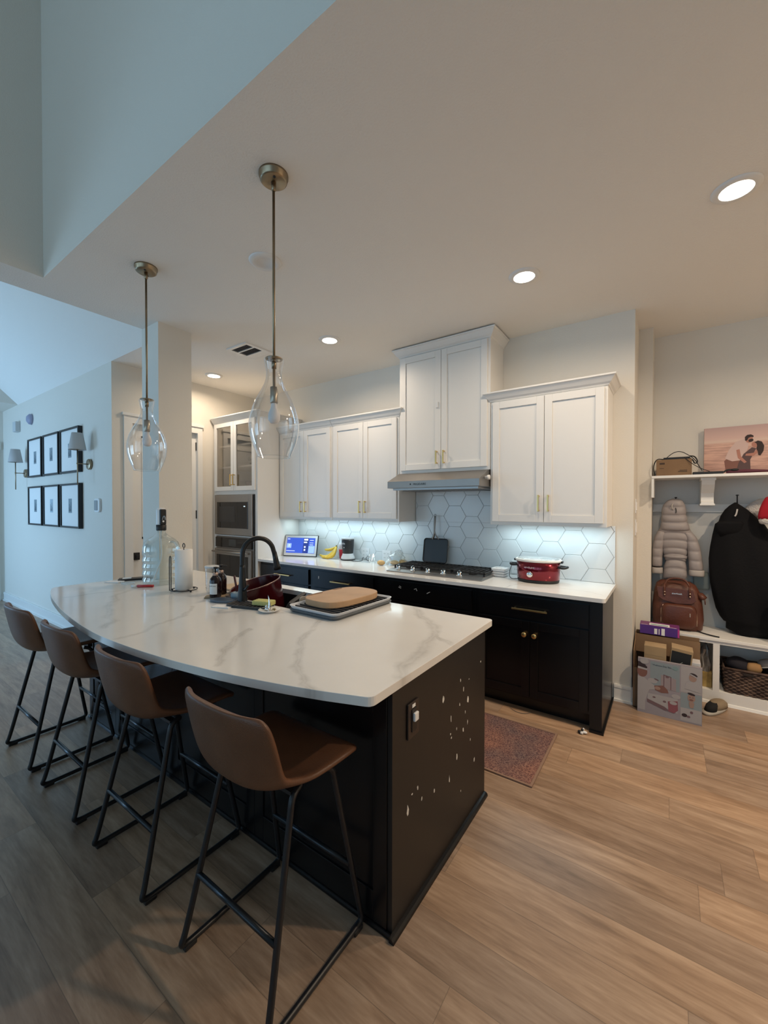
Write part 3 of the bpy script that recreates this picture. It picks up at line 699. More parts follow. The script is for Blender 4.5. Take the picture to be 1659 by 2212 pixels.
# smart display
t = thing('smart_display', 'white framed smart display tablet glowing blue, at the left end of the stove counter', 'tablet', (-3.72, 3.47, .914))
B = ((-3.652, 3.435, .918), (math.radians(-14), 0, math.radians(18)))
MB().at(*B).bev(-.225, .225, 0, .018, 0, .262, .006).build('case', mat('case_dark', (.02,.02,.022), .4), t)
MB().at(*B).box(-.217, .217, -.002, .002, .008, .254).build('bezel', mat('bezel_white', (.78,.79,.80), .3), t)
scr = MB().at(*B).box(-.190, .190, -.0035, -.001, .040, .226).build('screen', mat('screen_blue', (.02,.04,.2), .1, emit=(.045,.10,.55), es=1.0), t)
sl = mat('screen_light', (.3,.4,.8), .2, emit=(.22,.36,.85), es=1.0); sd = mat('screen_dark', (.02,.03,.1), .2, emit=(.02,.04,.22), es=1.0); sw = mat('screen_white', (.8,.8,.9), .2, emit=(.6,.7,1), es=1.0)
MB().at(*B).box(.035, .105, -.0042, -.003, .042, .224).build('screen_panel', sd, t)
MB().at(*B).box(.110, .187, -.0042, -.003, .044, .130).box(-.185, -.125, -.0042, -.003, .10, .155).build('screen_tile', sl, t)
MB().at(*B).box(.042, .095, -.0050, -.004, .195, .215).box(.042, .085, -.0050, -.004, .165, .180).box(.050, .070, -.0050, -.004, .105, .125).box(.050, .070, -.0050, -.004, .07, .09).box(-.185, -.07, -.0050, -.004, .062, .067).box(-.180, -.15, -.0050, -.004, .205, .212).box(-.157, -.150, -.005, -.004, .115, .145).box(.12, .17, -.005, -.004, .195, .2).box(.12, .17, -.005, -.004, .165, .17).box(.12, .17, -.005, -.004, .14, .145).build('screen_lettering', sw, t)
MB().at((-3.652, 3.50, .9145), (0, 0, math.radians(18))).prismX([(-.03, 0), (.04, 0), (-.02, .12)], -.05, .05).build('stand', mat('case_dark'), t)

# bananas
ban = mat('banana_skin', (.78,.52,.06), .45, var=.12, vscale=30); tip = mat('banana_tip', (.10,.07,.03), .7)
t = thing('banana_bunch', 'bunch of yellow bananas on the stove counter left of the blender', 'bananas', (-3.27, 3.56, .914))
S0 = Vector((-3.19, 3.585, 1.052))
for k, (E, Cc) in enumerate((((-3.395, 3.520, .948), (-3.235, 3.500, .885)), ((-3.375, 3.585, 1.005), (-3.26, 3.57, .995)), ((-3.335, 3.485, .936), (-3.195, 3.465, .895)), ((-3.265, 3.470, .934), (-3.155, 3.455, .905)), ((-3.205, 3.475, .938), (-3.125, 3.475, .93)))):
    E, Cc = Vector(E), Vector(Cc); pts = []; rr = []
    for i in range(13):
        u = i/12; pts.append(S0*(1-u)**2+Cc*2*u*(1-u)+E*u*u)
        rr.append(.0055 if i == 0 else (.006 if i == 12 else .0075+.0105*math.sin(PI*min(1, max(0, (u-.05)*1.02)))**.55))
    lo_ = min(p_.z-r_ for p_, r_ in zip(pts, rr))
    if lo_ < .915: pts = [p_+Vector((0, 0, (.915-lo_)*i/12)) if False else Vector((p_.x, p_.y, max(p_.z, .915+r_))) for i, (p_, r_) in enumerate(zip(pts, rr))]
    b = MB().tube(pts, rr, 10).build('banana', ban, t)
    MB().ell(tuple(pts[-1]), .006, .006, .006, 8, 6).build('tip', tip, b)
MB().cyl((-3.19, 3.585), .012, 1.035, 1.068, 10, .008).build('stem', mat('banana_stem', (.25,.20,.05), .6), t)

# red shaker cup
t = thing('shaker_cup', 'small clear cup with red lower half left of the blender', 'cup', (-3.115, 3.60, .914))
MB().lathe([(.028, .914), (.030, .916), (.037, 1.01), (.037, 1.025), (0, 1.025)], (-3.115, 3.60), 28).build('red_sleeve', mat('red_plastic', (.62,.03,.05), .4), t)
MB().lathe([(.037, 1.025), (.038, 1.075), (.034, 1.095), (0, 1.098)], (-3.115, 3.60), 28).build('clear_top', mat('frosted', (.70,.66,.67), .35), t)
# personal blender
t = thing('blender', 'small blender with black cup upside down on a white base', 'blender', (-2.985, 3.55, .914))
c = (-2.985, 3.55)
MB().lathe([(.080, .914), (.083, .918), (.083, .926), (.078, .930), (0, .930)], c, 40).build('foot_ring', mat('case_dark'), t)
MB().lathe([(.080, .928), (.078, .945), (.066, .972), (.062, .985), (.060, .99), (0, .99)], c, 40).build('base', mat('white_gloss', (.72,.73,.75), .2), t)
MB().lathe([(.052, .975), (.060, .99), (.064, 1.03), (.071, 1.13), (.072, 1.150), (.0, 1.150)], c, 40).build('cup', mat('black_cup', (.022,.022,.024), .35), t)
MB().lathe([(.073, 1.150), (.073, 1.160), (.068, 1.166), (0, 1.166)], c, 40).build('lid', mat('lid_grey', (.45,.45,.46), .3), t)
text('Bullet', .030, (c[0]-.012, c[1]-.0715, 1.105), (PI/2, 0, -.15), white, t, 'brand_lettering')
MB().at((c[0]+.0, c[1]-.068, 1.06), (PI/2, 0, 0)).cyl((0, 0), .006, 0, .002).build('logo_mark', white, t)
MB().tube(smoothpath([(-2.92, 3.52, .925), (-2.86, 3.47, .918), (-2.80, 3.50, .918), (-2.79, 3.57, .918), (-2.82, 3.60, .93), (-2.80, 3.60, .955)], 3), .003, 8).build('power_cord', blackmatte, t)
tag(MB().tube(smoothpath([(-2.775, 3.645, .965), (-2.77, 3.60, .940), (-2.73, 3.58, .920), (-2.69, 3.60, .920)], 3), .003, 8).bev(-2.72, -2.67, 3.585, 3.605, .915, .930, .004).build('charging_plug', blackmatte), 'short black plug and lead lying below the left wall outlet', 'cord')
def outlet(x, z, label, w_=.115, n=2):
    t = thing('wall_outlet', label, 'outlet', (x, YW-.0125, z), 'white outlets on the tile backsplash')
    MB().bev(x-w_/2, x+w_/2, YW-.019, YW-.0128, z-.058, z+.058, .003).build('cover_plate', white, t)
    for k in range(n):
        xc = x+(k-(n-1)/2)*.046
        for zz in (z-.022, z+.022):
            MB().box(xc-.008, xc-.005, YW-.0198, YW-.0188, zz-.006, zz+.006).box(xc+.005, xc+.008, YW-.0198, YW-.0188, zz-.005, zz+.005).build('socket', mat('slot', (.25,.25,.25), .6), t)
outlet(-2.81, .995, 'white double outlet on the tiles right of the blender')
outlet(-3.60, .995, 'white outlet on the tiles just right of the blue smart display', .075, 1)
outlet(-1.115, .985, 'white outlet on the tiles beside the red slow cooker', .075, 1)
outlet(-2.52, .985, 'white outlet on the tiles behind the small clear glass', .115, 2)
# small clear glass
tag(MB().lathe([(.030, .915), (.036, .917), (.040, 1.005), (.0385, 1.005), (.035, .921), (0, .919)], (-2.62, 3.52), 32, cap=False).build('drinking_glass', glass), 'small clear drinking glass on the stove counter left of the bread bag', 'glass')
# bag of bread rolls
t = thing('bread_bag', 'clear plastic bag of bread rolls at the left end of the cooktop', 'bag', (-2.33, 3.52, .914))
bm_ = MB()
for (x, y, z, a, b, c_) in ((-2.43, 3.42, .9415, .045, .035, .026), (-2.33, 3.52, .9395, .05, .04, .024), (-2.27, 3.59, .9415, .045, .038, .026)):
    MB().ell((x, y, z), a, b, c_).build('bread_roll', mat('bread', (.62,.40,.17), .8, var=.25, vscale=30), t)
mb = MB()
rng = random.Random(5)
rings = []
for i in range(12):
    u = i/11; z = .916+.155*u; r = .115*(1-u**1.6)+.018
    rings.append((-2.32+.03*u+.01*rng.random(), 3.52+.005*u, z+.004, r*(1+.12*rng.uniform(-1, 1)), r*.55*(1+.15*rng.uniform(-1, 1))))
mb.loft(rings, cap=False, n=26)
for v in mb.bm.verts: v.co += Vector((rng.uniform(-.006, .006), rng.uniform(-.006, .006), rng.uniform(-.004, .004)))
mb.build('plastic_wrap', bagm, t)
# stacked white dishes beside the cooker
t0 = None
for k, (z, hgt, lb) in enumerate(((.9142, .022, 'white square dish at the bottom of the short stack beside the cooktop'), (.9365, .020, 'white square dish in the middle of the short stack beside the cooktop'), (.957, .030, 'white lidded dish on top of the short stack beside the cooktop'))):
    mb = MB(); c_ = (-1.205, 3.50)
    for (s1, za, zb) in ((.052, z, z+hgt*.3), (.062, z+hgt*.3, z+hgt*.75), (.064, z+hgt*.75, z+hgt)):
        mb.prism(rrect(c_[0]-s1, c_[0]+s1, c_[1]-s1, c_[1]+s1, .016), za, zb)
    if k == 2: mb.prism(rrect(c_[0]-.03, c_[0]+.03, c_[1]-.03, c_[1]+.03, .01), z+hgt, z+hgt+.006)
    o = mb.build('food_dish', white, bevel=.002); tag(o, lb, 'dish', 'white dishes stacked by the cooktop')
# slow cooker
t = thing('slow_cooker', 'oval metallic red slow cooker with black handles on the stove counter', 'slow cooker', (-.87, 3.45, .914))
c = (-.868, 3.435)
redm = mat('metallic_red', (.19,.006,.018), .16, .75, coat=.6)
MB().loft([(c[0], c[1], .9145, .150, .115), (c[0], c[1], .920, .160, .125), (c[0], c[1], .938, .163, .128)], n=56).build('foot', blackmatte, t)
MB().loft([(c[0], c[1], .936, .158, .122), (c[0], c[1], .942, .165, .130), (c[0], c[1], 1.02, .168, .133), (c[0], c[1], 1.085, .169, .134), (c[0], c[1], 1.086, .160, .125)], n=64, cap=False).build('housing', redm, t)
mb = MB(); mb.loft([(c[0], c[1], 1.082, .178, .140), (c[0], c[1], 1.092, .182, .144), (c[0], c[1], 1.100, .176, .138), (c[0], c[1], 1.100, .160, .122), (c[0], c[1], 1.04, .150, .114), (c[0], c[1], .97, .13, .095)], n=64); mb.build('stoneware_pot', offwhite, t)
mb = MB(); mb.loft([(c[0], c[1], 1.100, .166, .128), (c[0], c[1], 1.108, .150, .112), (c[0], c[1], 1.116, .09, .07), (c[0], c[1], 1.118, .01, .01)], n=48); mb.build('glass_lid', glass, t)
for s in (-1, 1):
    h_ = MB().tube(smoothpath([(c[0]+s*.160, c[1]-.035, 1.045), (c[0]+s*.205, c[1]-.045, 1.040), (c[0]+s*.228, c[1], 1.048), (c[0]+s*.205, c[1]+.045, 1.040), (c[0]+s*.160, c[1]+.035, 1.045)], 2), .010, 10).build('handle', blackmet, t)
    MB().bev(c[0]+s*.176-.014, c[0]+s*.176+.014, c[1]-.02, c[1]+.02, 1.074, 1.092, .003).build('lid_clip', blackmet, t)
text('crock-pot', .020, (c[0]-.035, c[1]-.1325, 1.040), (PI/2, 0, -.05), mat('logo_silver', (.65,.6,.6), .3), t, 'brand_lettering')
MB().at((c[0]-.03, c[1]-.1345, .985), (PI/2, 0, 0)).lathe([(.024, 0), (.024, .006), (.019, .012), (0, .012)], n=28).build('dial', chrome, t)
MB().tube(smoothpath([(c[0]-.14, c[1]-.05, .93), (c[0]-.20, c[1]-.06, .920), (c[0]-.235, c[1]-.02, .95), (c[0]-.235, c[1]+.05, 1.02), (c[0]-.24, c[1]+.15, 1.03), (-1.115, YW-.02, 1.00)], 3), .003, 8).build('power_cord', mat('cord_grey', (.06,.06,.065), .5), t)
# ------------------------------------------------------------------ island
IX, IY0, IY1 = -.770, 1.026, 2.132
arcpts = [(-3.72,1.043),(-3.55,.985),(-3.196,.907),(-2.759,.838),(-2.35,.797),(-2.096,.791),(-1.715,.813),(-1.371,.862),(-1.10,.925),(-.93,.975)]
front = [tuple(v.xy) for v in smoothpath([(x, y, 0) for x, y in arcpts], 2)]
outer = front+arc(IX-.03, IY0+.028, .032, -1.25, 0, 4)+arc(IX-.025, IY1-.025, .025, 0, PI/2, 4)+[(-3.70, IY1), (-3.725, IY1-.025), (-3.725, 1.967), (-3.436, 1.967), (-3.436, 1.680), (-3.735, 1.680), (-3.765, 1.12), (-3.755, 1.065)]
IV = [([(-1.248,2.114),(-1.14,1.997),(-.99,1.85),(-.912,1.746),(-.876,1.638),(-.838,1.413),(-.812,1.304),(-.771,1.207)], .042), ([(-.912,1.746),(-.862,1.688),(-.776,1.655)], .02),
 ([(-1.521,1.578),(-1.41,1.367),(-1.337,1.266),(-1.168,1.058),(-1.028,.984),(-.941,.951)], .028), ([(-1.682,1.273),(-1.621,1.143),(-1.553,1.02),(-1.413,.908)], .024),
 ([(-2.064,.83),(-2.084,.952),(-2.159,1.063),(-2.201,1.209),(-2.368,1.347)], .020), ([(-2.328,.845),(-2.382,.937),(-2.523,.947),(-2.746,1.038),(-3.087,1.215),(-3.22,1.368)], .034), ([(-3.274,.996),(-3.266,1.142),(-3.231,1.32)], .014),
 ([(-2.2,1.43),(-1.9,1.50),(-1.72,1.60)], .012)]
qi = quartz('quartz_island', IV)
SX0, SX1, SY0, SY1 = -2.56, -1.775, 1.655, 2.035
slab(outer, .882, .914, 'countertop', qi, 'white quartz island top with grey veins and a long curved front edge', 'countertop', .004, hole=[(SX0,SY0),(SX1,SY0),(SX1,SY1),(SX0,SY1)])
for o in bpy.data.objects:
    if o.name.startswith('countertop'): o['group'] = 'white quartz countertops'
t = thing('kitchen_sink', 'black undermount sink basin in the island top', 'sink', ((SX0+SX1)/2, (SY0+SY1)/2, .68))
sk = mat('sink_black', (.02,.02,.021), .4)
a, b, c, d = SX0-.008, SX1+.008, SY0-.008, SY1+.008
MB().box(a, b, c, d, .665, .68).box(a, a+.012, c, d, .68, .8815).box(b-.012, b, c, d, .68, .8815).box(a, b, c, c+.012, .68, .8815).box(a, b, d-.012, d, .68, .8815).build('basin', sk, t)
MB().lathe([(.042, .681), (.040, .683), (.02, .682), (0, .682)], ((SX0+SX1)/2, (SY0+SY1)/2), 24).build('drain', steel, t)
# island body
PX, PY0, PY1, PL = -.786, 1.176, 2.052, -3.42
t = thing('kitchen_island', 'black kitchen island base with chipped end panel under the curved quartz top', 'island', (-2.2, 1.6, 0))
MB().box(PL, PX-.02, PY0+.02, PY1-.10, 0, .66).box(PL, PX-.02, PY0+.02, SY0-.02, .66, .8815).box(PL, SX0-.02, SY0-.02, PY1-.02, .66, .8815).box(SX1+.02, PX-.02, SY0-.02, PY1-.02, .66, .8815).build('body', blackcab, t)
mb = MB().box(PX-.02, PX, PY0, PY1, 0, .8815)
mb.mi = 1
rng = random.Random(11)
# chips where they show on the photographed panel: (y, z, half height, half width)
CH = [(1.571,0.692,0.013,0.008),(1.831,0.59,0.015,0.009),(1.748,0.713,0.007,0.003),(1.844,0.686,0.003,0.003),(1.993,0.724,0.004,0.004),(1.781,0.658,0.01,0.003),(1.738,0.605,0.007,0.003),(1.802,0.545,0.008,0.002),(1.646,0.576,0.013,0.004),(1.828,0.486,0.012,0.003),(1.705,0.506,0.007,0.003),(1.779,0.469,0.011,0.004),(1.642,0.51,0.004,0.004),(1.65,0.489,0.005,0.005),(1.863,0.382,0.007,0.002),(1.71,0.375,0.018,0.004),(1.913,0.257,0.01,0.004),(1.632,0.313,0.014,0.004),(1.353,0.434,0.01,0.004),(1.311,0.433,0.004,0.004),(1.49,0.344,0.011,0.004),(1.385,0.371,0.008,0.003),(1.754,0.19,0.004,0.002),(1.28,0.39,0.016,0.006)]
def chip_pts(): return CH
for (cy, cz, hh, hw) in CH:
    mb.at((PX, cy, cz))
    P = []
    for k in range(7):
        a_ = 2*PI*k/7; rr = rng.uniform(.7, 1.5); P.append((1.15*hw*rr*math.cos(a_), hh*rr*math.sin(a_)))
    lo = [mb.V((0, y, z)) for y, z in P]; hi = [mb.V((.0005, y*.9, z*.9)) for y, z in P]
    mb.F(hi); 
    for k in range(7): mb.F([lo[k], lo[(k+1)%7], hi[(k+1)%7], hi[k]])
mb.build('end_panel', [mat('black_panel_paint', (.0125,.0105,.0095), .42), chipm], t)
mb = MB().box(PL, PX-.0201, PY0, PY0+.02, 0, .8815)
mb.build('front_panel', blackcab, t)
mb = MB()
xs = [PL+.02, -2.98, -2.26, -1.54, PX-.02]
for x0, x1 in zip(xs, xs[1:]):
    mb.box(x0+.0005, x0+.06, PY0-.006, PY0, .02, .86).box(x1-.06, x1-.0005, PY0-.006, PY0, .02, .86).box(x0+.06, x1-.06, PY0-.006, PY0, .02, .13).box(x0+.06, x1-.06, PY0-.006, PY0, .78, .86)
mb.build('frame_moulding', blackcab, t, bevel=.002)
mb = MB()
pr = lambda r: [(0, 0), (r, 0), (r*.9, .010), (r*.55, .017), (0, .019)]
mb.prismY([(PX+a_, z) for a_, z in pr(.020)], PY0-.020, PY1); mb.prismX([(PY0-.006-a_, z) for a_, z in pr(.007)], PL, PX-.001)
mb.build('shoe_moulding', blackcab, t)
MB().box(PX-.4, PX-.02, PY1-.10, PY1-.08, 0, .66).build('toe_kick', blackcab, t)
for i in range(4):
    wd_ = (PX-.03-PL)/4; x0 = PL+.005+i*wd_; x1 = x0+wd_-.006
    mb = MB().box(x0, x1, PY1-.02, PY1, .13, .86); mb.build('door', blackcab, t)
t = thing('island_outlet', 'dark brown outlet with a white plug on the island end panel', 'outlet', (PX, 1.30, .725))
brn = mat('outlet_brown', (.028,.018,.014), .35)
MB().bev(PX+.0006, PX+.008, 1.270, 1.348, .657, .790, .003).build('cover_plate', brn, t)
MB().bev(PX+.0065, PX+.012, 1.292, 1.328, .68, .765, .002).build('socket_insert', mat('outlet_black', (.012,.01,.01), .4), t)
MB().bev(PX+.0115, PX+.022, 1.297, 1.325, .720, .752, .003).build('plug', white, t)
MB().box(PX+.0075, PX+.0095, 1.297, 1.319, .770, .782).build('sticker', paper, t)

# ------------------------------------------------------------------ bar stools
def stool(cx, label):
    Y0 = .95
    t = thing('bar_stool', label, 'bar stool', (cx, Y0, 0), 'tan leather bar stools along the island')
    # bucket: profile from front lip of the seat to the top of the back (y, z, half width, side lift dz, side wrap dy)
    pr = [(1.135,.640,.205,.0,.0), (1.128,.656,.222,.002,.0), (1.10,.664,.232,.004,0), (1.04,.660,.232,.010,0), (.97,.652,.228,.018,0), (.90,.645,.224,.030,.004), (.84,.645,.221,.050,.012), (.79,.655,.219,.055,.030), (.755,.680,.218,.040,.050), (.735,.715,.218,.022,.060), (.722,.76,.220,.008,.062), (.712,.81,.221,.0,.060), (.703,.86,.219,-.002,.056), (.696,.900,.213,-.006,.052), (.692,.922,.200,-.012,.050), (.694,.930,.188,-.016,.050)]
    mb = MB(); K = 14; rows = []
    for y, z, hw, dz, dy in pr:
        row = []
        for k in range(K+1):
            u = -1+2*k/K; e = abs(u)**2.6
            row.append(mb.V((cx+hw*u, y+dy*e, z+dz*e)))
        rows.append(row)
    for A, B in zip(rows, rows[1:]):
        for k in range(K): mb.F([A[k], A[k+1], B[k+1], B[k]], True)
    s = mb.build('seat_shell', leather, t, smooth=True, solid=.024, sub=2)
    # stitched edge seam
    edge = [tuple(rows_) for rows_ in []]
    P = []
    def pt(i, u):
        y, z, hw, dz, dy = pr[i]; e = abs(u)**2.6; return (cx+hw*u, y+dy*e, z+dz*e)
    P = [pt(i, -.93) for i in range(3, len(pr)-2)]; Q = [pt(i, .93) for i in range(3, len(pr)-2)]
    off = Vector((0, .0085, .006))
    seam = [Vector(p)+off for p in P]+[Vector(pt(len(pr)-2, u))+Vector((0, .0095, -.008)) for u in (-.8, -.6, -.4, -.2, 0, .2, .4, .6, .8)]+[Vector(p)+off for p in Q[::-1]]
    MB().tube(seam, .0016, 5).build('seam', mat('stitching', (.20,.11,.065), .7), t)
    fr = .0105
    for sx in (-1, 1):
        xb, xt = cx+sx*.222, cx+sx*.175
        path = [(xt-sx*.01, .905, .632), (xt, .862, .622), (xb-sx*.004, .735, .055), (xb, .722, .028), (xb, .738, .0165), (xb, .78, .0145), (xb, 1.10, .0145), (xb, 1.138, .0165), (xb, 1.151, .028), (xb-sx*.002, 1.145, .06), (xt, 1.045, .615), (xt-sx*.01, 1.01, .628)]
        V = [Vector(p) for p in path]; path2 = []
        for i, p in enumerate(V): path2.append(p)
        MB().tube(smoothpath([V[0], V[1], V[1]*.9+V[2]*.1, V[1]*.5+V[2]*.5, V[2], V[3], V[4], V[5], V[5]*.5+V[6]*.5, V[6], V[7], V[8], V[9], V[9]*.5+V[10]*.5, V[9]*.08+V[10]*.92, V[10], V[11]], 2), fr, 10).build('leg_frame', blackmet, t)
        for fy in (.752, 1.122): MB().bev(xb-.014, xb+.014, fy-.022, fy+.022, .0005, .018, .004).build('foot_pad', blackmatte, t)
    zf = .245
    MB().tube([(cx-.203, .776, zf), (cx+.203, .776, zf)], .0095, 12).build('footrest', mat('footrest_metal', (.030,.033,.038), .28, .6), t)
    MB().tube([(cx-.203, 1.108, zf), (cx+.203, 1.108, zf)], .0095, 12).build('footrest', mat('footrest_metal'), t)
    MB().box(cx-.17, cx+.17, .86, .885, .622, .634).box(cx-.17, cx+.17, 1.03, 1.055, .622, .642).build('seat_mount', blackmet, t)
    return t
st = stool(-1.125, 'tan leather bar stool nearest the camera, at the right end of the island')
for cx, lb in ((-1.850, 'tan leather bar stool second from the camera'), (-2.530, 'tan leather bar stool third from the camera, its back overlapping the farthest one'), (-3.190, 'tan leather bar stool farthest from the camera, at the curved left end of the island')):
    dup(st, (cx, .95, 0), lb)

# ------------------------------------------------------------------ things on the island
Z = .9142
# water jug with pump
t = thing('water_jug', 'large clear ribbed water jug with a pump on top, on the island by the pillar', 'water jug', (-3.27, 1.615, Z))
c = (-3.27, 1.615); R = .132
pr = [(0, Z+.004), (R*.8, Z+.002), (R*.97, Z+.012), (R, Z+.03)]
z = Z+.03
for k in range(4):
    zz = Z+.045+k*.052
    pr += [(R, zz), (R*.955, zz+.012), (R*.955, zz+.022), (R, zz+.034)]
pr += [(R, Z+.270), (R*.975, Z+.298), (R*.90, Z+.325), (R*.76, Z+.347), (R*.55, Z+.366), (R*.38, Z+.380), (.036, Z+.396), (.030, Z+.402), (.030, Z+.43), (.027, Z+.43)]
MB().lathe(pr, c, 56, cap=False).build('bottle', jugm, t)
MB().tube(smoothpath([(c[0]+.09, c[1]+.02, Z+.33), (c[0]+.135, c[1]+.03, Z+.335), (c[0]+.168, c[1]+.04, Z+.30), (c[0]+.165, c[1]+.04, Z+.22), (c[0]+.14, c[1]+.03, Z+.19)], 3), .009, 10).build('handle', jugm, t)
MB().lathe([(.034, Z+.418), (.036, Z+.422), (.036, Z+.462), (0, Z+.462)], c, 32).build('pump_collar', blackmatte, t)
p = MB().lathe([(.033, Z+.462), (.034, Z+.47), (.034, Z+.575), (.028, Z+.592), (0, Z+.596)], (c[0]-.004, c[1]), 32).build('pump_body', white, t)
MB().bev(c[0]+.010, c[0]+.038, c[1]-.024, c[1]+.024, Z+.462, Z+.585, .010, 3).build('pump_front', blackmatte, t)
MB().at((c[0]+.0395, c[1]-.004, Z+.49), (0, PI/2, 0)).cyl((0, 0), .007, 0, .003).build('pump_button', white, t)
MB().tube(smoothpath([(c[0]+.036, c[1]-.01, Z+.50), (c[0]+.075, c[1]-.02, Z+.53), (c[0]+.105, c[1]-.025, Z+.532), (c[0]+.125, c[1]-.03, Z+.505)], 3), .004, 10).build('spout', steel, t)
MB().tube(smoothpath([(c[0], c[1], Z+.42), (c[0]-.003, c[1], Z+.32), (c[0]+.01, c[1], Z+.2), (c[0]-.03, c[1]-.02, Z+.10), (c[0]-.06, c[1]-.04, Z+.01)], 3), .006, 10).build('intake_tube', mat('hose_white', (.75,.77,.76), .4), t)
# black bar and papers at the far corner, white cable, red marker
t = thing('laptop', 'thin black folded device lying at the far left corner of the island', 'tablet', (-3.66, 1.60, Z))
MB().at((-3.60, 1.60, Z), (0, 0, math.radians(62))).bev(-.15, .06, -.045, .045, 0, .015, .004).build('body', blackmet, t)
MB().at((-3.64, 1.52, Z+.0152), (0, 0, math.radians(62))).box(-.03, .03, -.03, .03, 0, .003).build('label', paper, t)
tag(MB().at((-3.62, 1.42, Z), (0, 0, .5)).bev(-.06, .06, -.035, .035, 0, .008, .002).build('phone_charger', white), 'small flat white charger near the far left corner of the island', 'charger')
tag(MB().tube(smoothpath([(-3.56, 1.44, Z+.004), (-3.50, 1.47, Z+.004), (-3.45, 1.50, Z+.006), (-3.40, 1.47, Z+.005), (-3.43, 1.43, Z+.004), (-3.50, 1.42, Z+.004)], 3), .003, 8).build('white_cable', white), 'loose white cable in front of the water jug', 'cable')
t = thing('red_marker', 'red pen lying at the foot of the water jug', 'pen', (-3.18, 1.46, Z))
MB().tube([(-3.25, 1.43, Z+.010), (-3.16, 1.50, Z+.010)], .010, 12).build('barrel', mat('red_pen', (.5,.03,.03), .4), t)
MB().tube([(-3.255, 1.426, Z+.010), (-3.285, 1.402, Z+.010)], .0085, 12).build('cap', white, t)
# paper towels
t = thing('paper_towel_holder', 'black wire paper towel holder with a white roll, in front of the water jug', 'paper towel holder', (-2.85, 1.56, Z))
c = (-2.85, 1.565)
MB().tube([(c[0]+.088*math.cos(2*PI*i/40), c[1]+.088*math.sin(2*PI*i/40), Z+.012) for i in range(40)], .0032, 8, closed=True).tube([(c[0]-.088, c[1], Z+.012), (c[0]+.088, c[1], Z+.012)], .003, 8).tube([(c[0], c[1]-.088, Z+.012), (c[0], c[1]+.088, Z+.012)], .003, 8).ell((c[0]-.075, c[1]-.046, Z+.007), .007, .007, .007).ell((c[0]+.088, c[1], Z+.007), .007, .007, .007).ell((c[0]-.02, c[1]+.086, Z+.007), .007, .007, .007).build('base_ring', blackmet, t)
MB().tube([(c[0], c[1], Z+.012), (c[0], c[1], Z+.315)], .0032, 8).tube([(c[0]-.014*math.cos(a_), c[1], Z+.325+.016*math.sin(a_)) for a_ in [i*PI/8 for i in range(-2, 11)]], .0032, 8).build('centre_rod', blackmet, t)
ax, ay = c[0]-.055, c[1]-.070
dx, dy = .022, -.0172
MB().tube(smoothpath([(ax-dx, ay-dy, Z+.012), (ax-dx, ay-dy, Z+.22), (ax-dx*.8, ay-dy*.8, Z+.245), (ax, ay, Z+.255), (ax+dx*.8, ay+dy*.8, Z+.245), (ax+dx, ay+dy, Z+.22), (ax+dx, ay+dy, Z+.012)], 3), .0032, 8).build('side_arm', blackmet, t)
MB().lathe([(.018, Z+.016), (.058, Z+.016), (.058, Z+.296), (.018, Z+.296), (.018, Z+.016)], c, 48, cap=False).build('paper_roll', paper, t)
# tumbler
t = thing('plastic_tumbler', 'clear ribbed plastic tumbler behind the amber soap bottles', 'cup', (-2.62, 1.64, Z))
pr = [(0, Z+.002), (.036, Z+.001), (.038, Z+.01)]
for k in range(9): zz = Z+.018+k*.016; pr += [(.038+.0006*k, zz), (.0415+.0006*k, zz+.008)]
pr += [(.045, Z+.165), (.047, Z+.178)]
MB().lathe(pr, (-2.62, 1.64), 40, cap=False).build('cup', glassmat('ribbed_clear', (.88,.90,.92), .05, .8), t)
MB().lathe([(.048, Z+.176), (.048, Z+.190), (.043, Z+.192), (0, Z+.190)], (-2.62, 1.64), 40).build('lid', mat('clear_lid', (.62,.63,.64), .25), t)
# soap bottles on a tray
tag(MB().at((-2.47, 1.60, Z), (0, 0, .85)).bev(-.09, .075, -.042, .042, 0, .008, .003).build('soap_tray', mat('bamboo', (.42,.30,.18), .5, var=.2, vscale=30)), 'small wooden tray under the two amber soap bottles', 'tray')
amber = mat('amber_dark', (.018,.009,.010), .12)
def soap(x, y, lab, face):
    t = thing('soap_bottle', lab, 'soap bottle', (x, y, Z+.008), 'amber soap bottles on the island'); z0 = Z+.0082
    MB().lathe([(0, z0), (.032, z0), (.0365, z0+.006), (.0365, z0+.108), (.032, z0+.125), (.020, z0+.140), (.016, z0+.146), (.016, z0+.152), (0, z0+.152)], (x, y), 40).build('bottle', amber, t)
    MB().lathe([(.0175, z0+.140), (.0175, z0+.160), (.012, z0+.163), (0, z0+.163)], (x, y), 24).build('collar', mat('rose_collar', (.46,.33,.27), .35, .4), t)
    MB().lathe([(.0045, z0+.160), (.0045, z0+.186), (.012, z0+.188), (.013, z0+.200), (0, z0+.202)], (x, y), 16).tube(smoothpath([(x, y, z0+.194), (x+.022, y+.012, z0+.196), (x+.040, y+.022, z0+.190)], 2), .0035, 8).build('pump', blackmet, t)
    n = 14; mb = MB(); a0, a1 = face-.75, face+.75; A = []; B = []
    for i in range(n+1):
        a_ = a0+(a1-a0)*i/n; A.append(mb.V((x+.0371*math.cos(a_), y+.0371*math.sin(a_), z0+.025))); B.append(mb.V((x+.0371*math.cos(a_), y+.0371*math.sin(a_), z0+.095)))
    for i in range(n): mb.F([A[i], A[i+1], B[i+1], B[i]])
    lb = mb.build('label', paper, t)
    return t
t = soap(-2.445, 1.555, 'amber soap pump bottle with white label, in front of its twin', -1.05)
text('hand soap', .011, (-2.445+.0378*math.cos(-1.05), 1.555+.0378*math.sin(-1.05), Z+.088), (PI/2, 0, -1.05+PI/2), mat('ink', (.08,.08,.08), .6), t, 'lettering', .0002)
soap(-2.505, 1.635, 'amber soap pump bottle half hidden behind its twin', -1.4)
